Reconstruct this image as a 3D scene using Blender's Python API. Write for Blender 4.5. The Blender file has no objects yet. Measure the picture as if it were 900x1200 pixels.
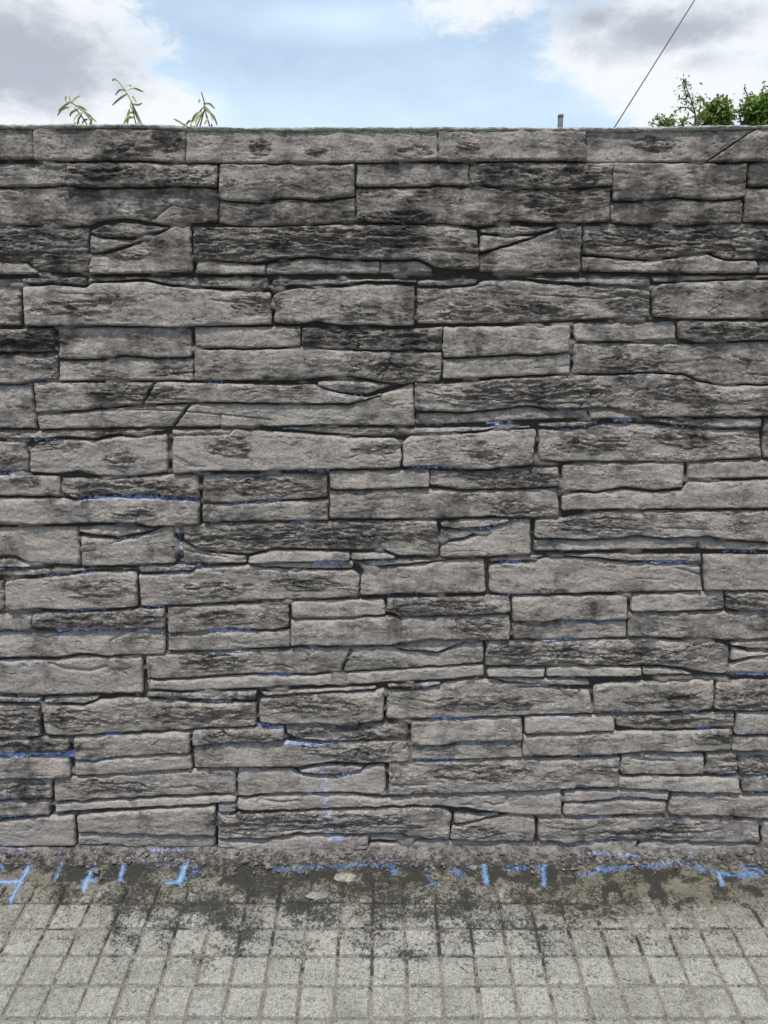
import bpy, math, random
import numpy as np

random.seed(7)
S = bpy.context.scene
R = math.radians

# ------------------------------------------------------------------ camera
F = 930.0                       # focal length in pixels of the 900 px wide photograph
PITCH = R(12.0)
CAM = (0.0, -2.12, 1.5)
cd = bpy.data.cameras.new("camera")
cam = bpy.data.objects.new("camera", cd)
S.collection.objects.link(cam)
cam.location = CAM
cam.rotation_euler = (R(90) - PITCH, 0, 0)
cd.sensor_fit = 'HORIZONTAL'
cd.sensor_width = 36.0
cd.lens = F / 900.0 * 36.0
cd.clip_start = 0.05
cd.clip_end = 5000
S.camera = cam
S.render.resolution_x = 768
S.render.resolution_y = 1024

# ------------------------------------------------------------------ light
SUN_EL, SUN_AZ = R(70), R(196)          # azimuth: compass-like, 180 = straight in front of the wall
sd = bpy.data.lights.new("sun", 'SUN')
sd.energy = 4.2
sd.angle = R(4)
sd.color = (1.0, 0.96, 0.9)
sun = bpy.data.objects.new("sun", sd)
S.collection.objects.link(sun)
sun.rotation_euler = (R(90) - SUN_EL, 0, -SUN_AZ + math.pi)
S.view_settings.view_transform = 'Standard'
S.view_settings.look = 'None'
S.view_settings.exposure = 0.0
S.view_settings.gamma = 1.0


class NT:
    """small helper to write node trees"""
    def __init__(s, tree):
        s.t = tree
        s.n = tree.nodes
        s.l = tree.links

    def new(s, typ, **kw):
        nd = s.n.new(typ)
        for k, v in kw.items():
            setattr(nd, k, v)
        return nd

    def put(s, sock, v):
        if hasattr(v, 'is_linked') or hasattr(v, 'links'):
            s.l.new(v, sock)
        else:
            sock.default_value = v

    def math(s, op, a, b=0.0, c=0.0, clamp=False):
        nd = s.new('ShaderNodeMath', operation=op, use_clamp=clamp)
        s.put(nd.inputs[0], a)
        s.put(nd.inputs[1], b)
        s.put(nd.inputs[2], c)
        return nd.outputs[0]

    def vmath(s, op, a, b=(0, 0, 0)):
        nd = s.new('ShaderNodeVectorMath', operation=op)
        s.put(nd.inputs[0], a)
        s.put(nd.inputs[1], b)
        return nd.outputs['Value'] if op in ('LENGTH', 'DOT_PRODUCT', 'DISTANCE') else nd.outputs['Vector']

    def noise(s, vec, scale, detail=5, rough=0.55, dist=0.0):
        nd = s.new('ShaderNodeTexNoise')
        s.put(nd.inputs['Vector'], vec)
        nd.inputs['Scale'].default_value = scale
        nd.inputs['Detail'].default_value = detail
        nd.inputs['Roughness'].default_value = rough
        nd.inputs['Distortion'].default_value = dist
        return nd.outputs['Fac']

    def rng(s, v, a, b, c=0.0, d=1.0, smooth=True):
        nd = s.new('ShaderNodeMapRange', interpolation_type='SMOOTHSTEP' if smooth else 'LINEAR')
        s.put(nd.inputs['Value'], v)
        s.put(nd.inputs['From Min'], a)
        s.put(nd.inputs['From Max'], b)
        s.put(nd.inputs['To Min'], c)
        s.put(nd.inputs['To Max'], d)
        return nd.outputs['Result']

    def mix(s, f, a, b, mode='MIX'):
        nd = s.new('ShaderNodeMix', data_type='RGBA', blend_type=mode)
        s.put(nd.inputs[0], f)
        s.put(nd.inputs[6], a if not isinstance(a, tuple) else (*a, 1.0)[:4])
        s.put(nd.inputs[7], b if not isinstance(b, tuple) else (*b, 1.0)[:4])
        return nd.outputs[2]

    def attr(s, name):
        nd = s.new('ShaderNodeAttribute', attribute_name=name)
        return nd.outputs['Fac']


def ray(u, v):
    """direction of a pixel of the photograph, used to place things at their real distance"""
    a = (u - 450.0) / F
    b = (600.0 - v) / F
    return (a, math.cos(PITCH) + b * math.sin(PITCH), -math.sin(PITCH) + b * math.cos(PITCH))


def at(u, v, Y):
    d = ray(u, v)
    t = (Y - CAM[1]) / d[1]
    return (d[0] * t, Y, CAM[2] + d[2] * t)


def nray(u, v):
    d = ray(u, v)
    L = math.sqrt(sum(c * c for c in d))
    return tuple(c / L for c in d)


# ------------------------------------------------------------------ sky
w = bpy.data.worlds.new("World")
S.world = w
w.use_nodes = True
w.node_tree.nodes.clear()
g = NT(w.node_tree)
sky = g.new('ShaderNodeTexSky', sky_type='NISHITA')
sky.sun_disc = False
sky.sun_elevation = SUN_EL
sky.sun_rotation = SUN_AZ
sky.air_density = 1.0
sky.dust_density = 1.2
sky.ozone_density = 1.0
dirn = g.new('ShaderNodeTexCoord').outputs['Generated']
sep = g.new('ShaderNodeSeparateXYZ')
g.l.new(dirn, sep.inputs[0])
stretched = g.vmath('MULTIPLY', dirn, (1.0, 1.0, 1.9))
n_big = g.noise(stretched, 2.6, 7, 0.55, 0.4)
n_mid = g.noise(g.vmath('ADD', stretched, (3.1, 7.7, 1.3)), 6.5, 8, 0.6, 0.25)
n_fine = g.noise(g.vmath('ADD', stretched, (9.1, 2.7, 4.3)), 22.0, 10, 0.68, 0.3)


def lump(u, v, rx, rz):
    c = nray(u, v)
    k = 1.0 / F
    dv = g.vmath('SUBTRACT', dirn, c)
    dv = g.vmath('MULTIPLY', dv, (1 / (rx * k), 1 / (rx * k), 1 / (rz * k)))
    return g.math('SUBTRACT', 1.0, g.vmath('LENGTH', dv), clamp=True)


def addm(*vs):
    r = vs[0]
    for v in vs[1:]:
        r = g.math('ADD', r, v)
    return r


def mx(*vs):
    r = vs[0]
    for v in vs[1:]:
        r = g.math('MAXIMUM', r, v)
    return r


wob = g.math('MULTIPLY', g.math('SUBTRACT', n_mid, 0.5), 3.6)
wobf = g.math('MULTIPLY', g.math('SUBTRACT', n_fine, 0.5), 3.4)
# where clouds are: placed cloud heaps (where the photograph has them) and free ones in the rest of the sky
heaps = mx(lump(-10, 50, 230, 130), lump(120, 128, 170, 60), lump(800, 42, 205, 78),
           lump(815, 105, 120, 55), g.math('MULTIPLY', lump(560, 12, 120, 40), 0.62), lump(900, -40, 240, 80))
free = g.math('MULTIPLY', g.rng(n_big, 0.5, 0.62), g.rng(sep.outputs['Z'], 0.36, 0.52))
cover = g.rng(addm(g.math('MULTIPLY', heaps, 1.5), g.math('MULTIPLY', wob, 0.34), g.math('MULTIPLY', wobf, 0.36)), 0.34, 0.80)
cover = g.math('MULTIPLY', mx(cover, g.math('MULTIPLY', free, 0.9)), 0.93)
# thin veil everywhere, stronger low down
veil = addm(g.rng(sep.outputs['Z'], 0.02, 0.42, 0.98, 0.6), g.math('MULTIPLY', wob, 0.16),
            g.math('MULTIPLY', lump(380, 22, 160, 26), 0.35), g.math('MULTIPLY', lump(100, 140, 400, 60), 0.35),
            g.math('MULTIPLY', lump(560, 120, 240, 60), 0.2))
veil = g.math('MAXIMUM', g.math('MINIMUM', veil, 1.0), 0.0)
# grey bases
grey = mx(g.math('MULTIPLY', lump(20, 68, 165, 66), 1.35), g.math('MULTIPLY', lump(790, 34, 140, 36), 1.15),
          g.math('MULTIPLY', lump(700, 22, 70, 28), 1.0), g.math('MULTIPLY', lump(830, 70, 60, 22), 0.8))
grey = g.rng(addm(grey, g.math('MULTIPLY', wob, 0.3), g.math('MULTIPLY', wobf, 0.32)), 0.12, 1.05)
grey = mx(grey, g.math('MULTIPLY', g.math('MULTIPLY', free, g.rng(n_mid, 0.45, 0.62)), 0.6))
CL = 8.6
c_white = (CL * 1.1, CL * 1.14, CL * 1.18)
c_grey = (CL * 0.55, CL * 0.60, CL * 0.68)
cloud = g.mix(grey, c_white, c_grey)
skyb = g.mix(1.0, sky.outputs['Color'], (1.12, 1.18, 1.16), 'MULTIPLY')
hazy = g.mix(veil, skyb, (CL * 0.84, CL * 1.06, CL * 1.30))
allsky = g.mix(cover, hazy, cloud)
bg = g.new('ShaderNodeBackground')
g.l.new(allsky, bg.inputs['Color'])
bg.inputs['Strength'].default_value = 0.1
wo = g.new('ShaderNodeOutputWorld')
g.l.new(bg.outputs[0], wo.inputs['Surface'])


# ------------------------------------------------------------------ numpy noise
def gnoise(x, y, seed=0):
    x = np.asarray(x, float)
    y = np.asarray(y, float)
    ix = np.floor(x).astype(np.int64)
    iy = np.floor(y).astype(np.int64)
    fx, fy = x - ix, y - iy

    def corner(ax, ay, dx, dy):
        h = (ax * 374761393 + ay * 668265263 + seed * 974634777) & 0xffffffff
        h = ((h ^ (h >> 13)) * 1274126177) & 0xffffffff
        h = h ^ (h >> 16)
        a = (h & 0xffff) * (2 * math.pi / 65536.0)
        return np.cos(a) * dx + np.sin(a) * dy
    sx = fx * fx * fx * (fx * (fx * 6 - 15) + 10)
    sy = fy * fy * fy * (fy * (fy * 6 - 15) + 10)
    a = corner(ix, iy, fx, fy) * (1 - sx) + corner(ix + 1, iy, fx - 1, fy) * sx
    b = corner(ix, iy + 1, fx, fy - 1) * (1 - sx) + corner(ix + 1, iy + 1, fx - 1, fy - 1) * sx
    return (a * (1 - sy) + b * sy) * 1.4


def fbm(x, y, oct=4, seed=0, gain=0.5):
    r = 0
    a = 1.0
    t = 0
    for i in range(oct):
        r = r + a * gnoise(x * 2 ** i, y * 2 ** i, seed + i * 17)
        t += a
        a *= gain
    return r / t


def sstep(a, b, x):
    t = np.clip((x - a) / (b - a), 0, 1)
    return t * t * (3 - 2 * t)


def seg_dist(px, py, pts):
    d = np.full(px.shape, 1e9)
    for (x0, y0), (x1, y1) in zip(pts[:-1], pts[1:]):
        vx, vy = x1 - x0, y1 - y0
        t = np.clip(((px - x0) * vx + (py - y0) * vy) / (vx * vx + vy * vy + 1e-9), 0, 1)
        d = np.minimum(d, np.hypot(px - x0 - t * vx, py - y0 - t * vy))
    return d


def P(s):
    return [tuple(float(c) for c in q.split(',')) for q in s.split()]


# ------------------------------------------------------------------ mesh helpers
def mesh_obj(name, verts, quads, mat, parent=None, attrs=None, smooth=True):
    me = bpy.data.meshes.new(name)
    verts = np.asarray(verts, np.float32)
    quads = np.asarray(quads, np.int32)
    n = len(quads)
    k = quads.shape[1]
    me.vertices.add(len(verts))
    me.vertices.foreach_set('co', verts.ravel())
    me.loops.add(n * k)
    me.loops.foreach_set('vertex_index', quads.ravel())
    me.polygons.add(n)
    me.polygons.foreach_set('loop_start', np.arange(0, n * k, k, dtype=np.int32))
    me.polygons.foreach_set('use_smooth', np.full(n, smooth))
    me.update(calc_edges=True)
    for an, av in (attrs or {}).items():
        at_ = me.attributes.new(an, 'FLOAT', 'POINT')
        at_.data.foreach_set('value', np.asarray(av, np.float32).ravel())
    me.materials.append(mat)
    o = bpy.data.objects.new(name, me)
    S.collection.objects.link(o)
    if parent:
        o.parent = parent
    return o


def grid_quads(nu, nv, base=0):
    """vertex index = i*nv + j ; i along u, j along v"""
    i, j = np.meshgrid(np.arange(nu - 1), np.arange(nv - 1), indexing='ij')
    a = (base + i * nv + j).ravel()
    return np.stack([a, a + 1, a + nv + 1, a + nv], 1)


def ring_idx(nu, nv):
    r = [i * nv for i in range(nu)]
    r += [(nu - 1) * nv + j for j in range(1, nv)]
    r += [i * nv + nv - 1 for i in range(nu - 2, -1, -1)]
    r += [j for j in range(nv - 2, 0, -1)]
    return np.array(r)


def empty(name, loc):
    o = bpy.data.objects.new(name, None)
    S.collection.objects.link(o)
    o.location = loc
    o.empty_display_size = 0.1
    return o


def tag(o, label, cat, group=None):
    o['label'] = label
    o['category'] = cat
    if group:
        o['group'] = group
    return o


# ------------------------------------------------------------------ materials
def new_mat(name):
    m = bpy.data.materials.new(name)
    m.use_nodes = True
    m.node_tree.nodes.clear()
    q = NT(m.node_tree)
    b = q.new('ShaderNodeBsdfPrincipled')
    o = q.new('ShaderNodeOutputMaterial')
    q.l.new(b.outputs[0], o.inputs[0])
    b.inputs['Specular IOR Level'].default_value = 0.3
    return m, q, b


def bump(q, b, h, dist, strength=1.0, chain=None):
    bn = q.new('ShaderNodeBump')
    bn.inputs['Distance'].default_value = dist
    bn.inputs['Strength'].default_value = strength
    q.put(bn.inputs['Height'], h)
    if chain:
        q.l.new(chain, bn.inputs['Normal'])
    return bn.outputs['Normal']


PAINT = (0.05, 0.14, 0.6)


def stone_material():
    m, q, b = new_mat('weathered_stone')
    pos = q.new('ShaderNodeNewGeometry').outputs['Position']
    flat = q.vmath('MULTIPLY', pos, (1.0, 0.25, 1.0))
    streak_v = q.vmath('MULTIPLY', pos, (1.0, 1.0, 4.2))
    blot = q.noise(flat, 9.0, 6, 0.6, 0.3)
    mid = q.noise(flat, 38.0, 6, 0.65, 0.4)
    streak = q.noise(streak_v, 17.0, 8, 0.72, 1.2)
    fine = q.noise(pos, 420.0, 3, 0.7)
    fine2 = q.noise(pos, 150.0, 4, 0.7)
    tone = q.attr('tone')
    rough = q.attr('rough')
    paint = q.attr('paint')
    # worn light face against dark wash
    k = q.math('MULTIPLY_ADD', q.math('SUBTRACT', blot, 0.15), 1.3, q.math('MULTIPLY', q.math('SUBTRACT', mid, 0.36), 0.6))
    k = q.math('ADD', k, q.math('MULTIPLY', q.math('SUBTRACT', tone, 0.52), 0.42))
    k = q.math('ADD', k, q.math('MULTIPLY', q.math('SUBTRACT', streak, 0.5), q.math('MULTIPLY_ADD', rough, 0.5, 0.22)))
    k = q.math('SUBTRACT', k, q.math('MULTIPLY', rough, 0.03))
    k = q.math('ADD', k, q.math('MULTIPLY', q.attr('wear'), q.rng(mid, 0.42, 0.6, 0, 0.16)))
    k = q.rng(k, 0.24, 0.70)
    c = q.mix(k, (0.068, 0.060, 0.055), (0.306, 0.272, 0.247))
    tint = q.noise(flat, 3.1, 3, 0.5)
    c = q.mix(q.rng(tint, 0.5, 0.72, 0, 0.5), c, q.mix(k, (0.078, 0.062, 0.054), (0.305, 0.262, 0.235)))
    sp = q.rng(fine, 0.36, 0.64, 0.76, 1.24, False)
    sp2 = q.rng(fine2, 0.36, 0.64, 0.8, 1.2, False)
    g2 = q.math('MULTIPLY', sp, sp2)
    cg = q.new('ShaderNodeCombineXYZ')
    for i in range(3):
        q.l.new(g2, cg.inputs[i])
    c = q.mix(1.0, c, cg.outputs[0], 'MULTIPLY')
    # pale mineral bloom
    bl = q.math('MULTIPLY', q.rng(q.noise(streak_v, 23.0, 6, 0.7, 0.5), 0.62, 0.74), 0.35)
    c = q.mix(bl, c, (0.34, 0.34, 0.36))
    pn = q.noise(q.vmath('MULTIPLY', pos, (1, 1, 2.2)), 120.0, 5, 0.7)
    pf = q.rng(q.math('ADD', paint, q.math('MULTIPLY', q.math('SUBTRACT', pn, 0.5), 3.0)), 0.55, 0.95)
    pf = q.math('MULTIPLY', pf, q.rng(paint, 0.02, 0.2))
    pc = q.mix(q.rng(q.noise(pos, 90, 5, 0.7), 0.35, 0.65), (0.14, 0.21, 0.52), (0.45, 0.57, 0.84))
    c = q.mix(q.math('MULTIPLY', pf, q.rng(fine2, 0.35, 0.6, 0.4, 0.9)), c, pc)
    q.l.new(c, b.inputs['Base Color'])
    b.inputs['Roughness'].default_value = 0.8
    hh = q.math('ADD', q.math('MULTIPLY', fine, 0.5), q.math('MULTIPLY', fine2, 0.7))
    n1 = bump(q, b, hh, 0.0024, 1.0)
    hs = q.math('MULTIPLY', q.noise(streak_v, 30.0, 6, 0.7, 0.6), q.math('MULTIPLY_ADD', rough, 1.25, 0.06))
    n2 = bump(q, b, hs, 0.010, 1.0, n1)
    cre = q.math('ABSOLUTE', q.math('SUBTRACT', q.noise(q.vmath('MULTIPLY', pos, (1.0, 1.0, 3.4)), 24.0, 5, 0.6, 1.0), 0.5))
    cre = q.math('MULTIPLY', q.rng(cre, 0.0, 0.05, 0, 1), q.math('MULTIPLY_ADD', rough, 1.5, 0.0))
    n3 = bump(q, b, cre, 0.006, 1.0, n2)
    q.l.new(n3, b.inputs['Normal'])
    return m


def mortar_material():
    m, q, b = new_mat('dark_joint_mortar')
    pos = q.new('ShaderNodeNewGeometry').outputs['Position']
    n = q.noise(pos, 60, 6, 0.7)
    c = q.mix(n, (0.014, 0.013, 0.012), (0.06, 0.056, 0.052))
    c = q.mix(q.attr('bridge'), c, q.mix(n, (0.1, 0.09, 0.085), (0.26, 0.235, 0.22)))
    paint = q.attr('paint')
    pn = q.noise(pos, 110.0, 5, 0.7)
    pf = q.rng(q.math('ADD', paint, q.math('MULTIPLY', q.math('SUBTRACT', pn, 0.5), 3.0)), 0.55, 0.85)
    pf = q.math('MULTIPLY', pf, q.rng(paint, 0.02, 0.2))
    c = q.mix(q.math('MULTIPLY', pf, 0.85), c, q.mix(q.rng(n, 0.4, 0.6), (0.16, 0.24, 0.6), (0.45, 0.57, 0.86)))
    q.l.new(c, b.inputs['Base Color'])
    b.inputs['Roughness'].default_value = 0.9
    q.l.new(bump(q, b, n, 0.004), b.inputs['Normal'])
    return m


def cement_material(name, ca, cb, dark):
    m, q, b = new_mat(name)
    pos = q.new('ShaderNodeNewGeometry').outputs['Position']
    n = q.noise(pos, 26, 7, 0.68, 0.3)
    f = q.noise(pos, 260, 4, 0.75)
    c = q.mix(q.rng(n, 0.3, 0.7), ca, cb)
    bk = q.noise(q.vmath('MULTIPLY', pos, (1, 1, 1.5)), 48, 8, 0.75, 0.4)
    rim = q.attr('rim')
    bk = q.math('ADD', bk, q.math('MULTIPLY', rim, 0.12))
    c = q.mix(q.rng(bk, 0.49, 0.6, 0, dark), c, (0.025, 0.024, 0.02))
    c = q.mix(0.5, c, q.mix(q.rng(f, 0.3, 0.7), (0.1, 0.1, 0.1), (0.9, 0.9, 0.9)), 'OVERLAY')
    paint = q.attr('paint')
    pn = q.noise(pos, 90.0, 6, 0.72)
    pf = q.rng(q.math('ADD', paint, q.math('MULTIPLY', q.math('SUBTRACT', pn, 0.5), 3.4)), 0.6, 1.0)
    pf = q.math('MULTIPLY', pf, q.rng(paint, 0.02, 0.2))
    c = q.mix(q.math('MULTIPLY', pf, 0.8), c, q.mix(q.rng(f, 0.4, 0.6), (0.14, 0.22, 0.56), (0.34, 0.46, 0.78)))
    q.l.new(c, b.inputs['Base Color'])
    b.inputs['Roughness'].default_value = 0.9
    n1 = bump(q, b, f, 0.003)
    q.l.new(bump(q, b, n, 0.012, 0.8, n1), b.inputs['Normal'])
    return m


def pavement_material():
    m, q, b = new_mat('worn_pavement_concrete')
    pos = q.new('ShaderNodeNewGeometry').outputs['Position']
    tone = q.attr('tone')
    black = q.attr('black')
    earth = q.attr('earth')
    paint = q.attr('paint')
    n = q.noise(pos, 14, 7, 0.65, 0.4)
    m1 = q.noise(pos, 95, 8, 0.76, 0.3)
    f = q.noise(pos, 330, 4, 0.75)
    c = q.mix(q.rng(q.math('ADD', n, q.math('MULTIPLY', q.math('SUBTRACT', tone, 0.5), 0.55)), 0.25, 0.75),
              (0.37, 0.357, 0.32), (0.56, 0.54, 0.49))
    c = q.mix(q.rng(m1, 0.46, 0.64, 0, 0.62), c, (0.2, 0.188, 0.15))
    # brown earthy film
    ef = q.rng(q.math('ADD', earth, q.math('MULTIPLY', q.math('SUBTRACT', q.noise(pos, 32, 7, 0.7, 0.5), 0.5), 1.6)), 0.12, 0.98)
    c = q.mix(q.math('MULTIPLY', ef, 0.85), c, q.mix(m1, (0.09, 0.075, 0.048), (0.32, 0.28, 0.195)))
    # black lichen specks
    bn = q.math('ADD', q.math('MULTIPLY', m1, 0.55), q.math('MULTIPLY', q.noise(pos, 170, 5, 0.75, 0.5), 0.4))
    bn = q.math('ADD', bn, q.math('MULTIPLY', q.noise(pos, 24, 6, 0.7, 0.6), 0.3))
    bf = q.rng(q.math('ADD', q.math('MULTIPLY', black, 0.2), bn), 0.69, 0.81)
    c = q.mix(q.math('MULTIPLY', bf, 0.85), c, (0.022, 0.023, 0.022))
    c = q.mix(0.6, c, q.mix(q.rng(f, 0.36, 0.64), (0.15, 0.15, 0.15), (0.88, 0.88, 0.88)), 'OVERLAY')
    pn = q.noise(pos, 100.0, 6, 0.75)
    pf = q.rng(q.math('ADD', paint, q.math('MULTIPLY', q.math('SUBTRACT', pn, 0.5), 1.9)), 0.34, 0.72)
    pf = q.math('MULTIPLY', pf, q.rng(paint, 0.02, 0.2))
    pc = q.mix(q.rng(q.noise(pos, 80, 5, 0.7), 0.35, 0.68), (0.06, 0.14, 0.42), (0.34, 0.54, 0.82))
    pc = q.mix(q.rng(paint, 0.72, 1.05, 0, 0.75), pc, (0.5, 0.72, 0.92))
    c = q.mix(q.math('MULTIPLY', pf, q.rng(f, 0.3, 0.6, 0.45, 0.95)), c, pc)
    q.l.new(c, b.inputs['Base Color'])
    b.inputs['Roughness'].default_value = 0.88
    n1 = bump(q, b, f, 0.005, 1.0)
    q.l.new(bump(q, b, m1, 0.009, 1.0, n1), b.inputs['Normal'])
    return m


def plain_mat(name, ca, cb, scale, rough=0.8, trans=0.0):
    m, q, b = new_mat(name)
    pos = q.new('ShaderNodeNewGeometry').outputs['Position']
    n = q.noise(pos, scale, 5, 0.65)
    c = q.mix(q.rng(n, 0.3, 0.7), ca, cb)
    q.l.new(c, b.inputs['Base Color'])
    b.inputs['Roughness'].default_value = rough
    q.l.new(bump(q, b, n, 0.002), b.inputs['Normal'])
    if trans:
        tr = q.new('ShaderNodeBsdfTranslucent')
        q.l.new(c, tr.inputs['Color'])
        mxs = q.new('ShaderNodeMixShader')
        mxs.inputs[0].default_value = trans
        q.l.new(b.outputs[0], mxs.inputs[1])
        q.l.new(tr.outputs[0], mxs.inputs[2])
        for nd in q.n:
            if nd.type == 'OUTPUT_MATERIAL':
                q.l.new(mxs.outputs[0], nd.inputs[0])
    return m


M_STONE = stone_material()
M_MORTAR = mortar_material()
M_COPING = cement_material('lichened_coping', (0.27, 0.28, 0.265), (0.44, 0.45, 0.43), 0.4)
M_CEMENT = cement_material('rough_cement', (0.1, 0.09, 0.085), (0.25, 0.225, 0.21), 0.8)
M_LUMP = cement_material('pale_cement', (0.2, 0.19, 0.16), (0.36, 0.345, 0.3), 0.5)
M_PAVE = pavement_material()
M_SOIL = plain_mat('dry_soil', (0.1, 0.08, 0.05), (0.2, 0.17, 0.11), 4)
M_BARK = plain_mat('bark', (0.09, 0.07, 0.05), (0.18, 0.15, 0.11), 40)
M_LEAF = plain_mat('green_leaf', (0.08, 0.15, 0.03), (0.27, 0.39, 0.11), 9, 0.5, 0.35)
M_WEED = plain_mat('dry_green_weed', (0.2, 0.22, 0.09), (0.42, 0.42, 0.22), 20, 0.6, 0.25)
M_CABLE = plain_mat('cable_rubber', (0.05, 0.05, 0.055), (0.08, 0.08, 0.09), 10)
M_POST = plain_mat('galvanised_steel', (0.12, 0.13, 0.13), (0.24, 0.25, 0.25), 30, 0.5)

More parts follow.
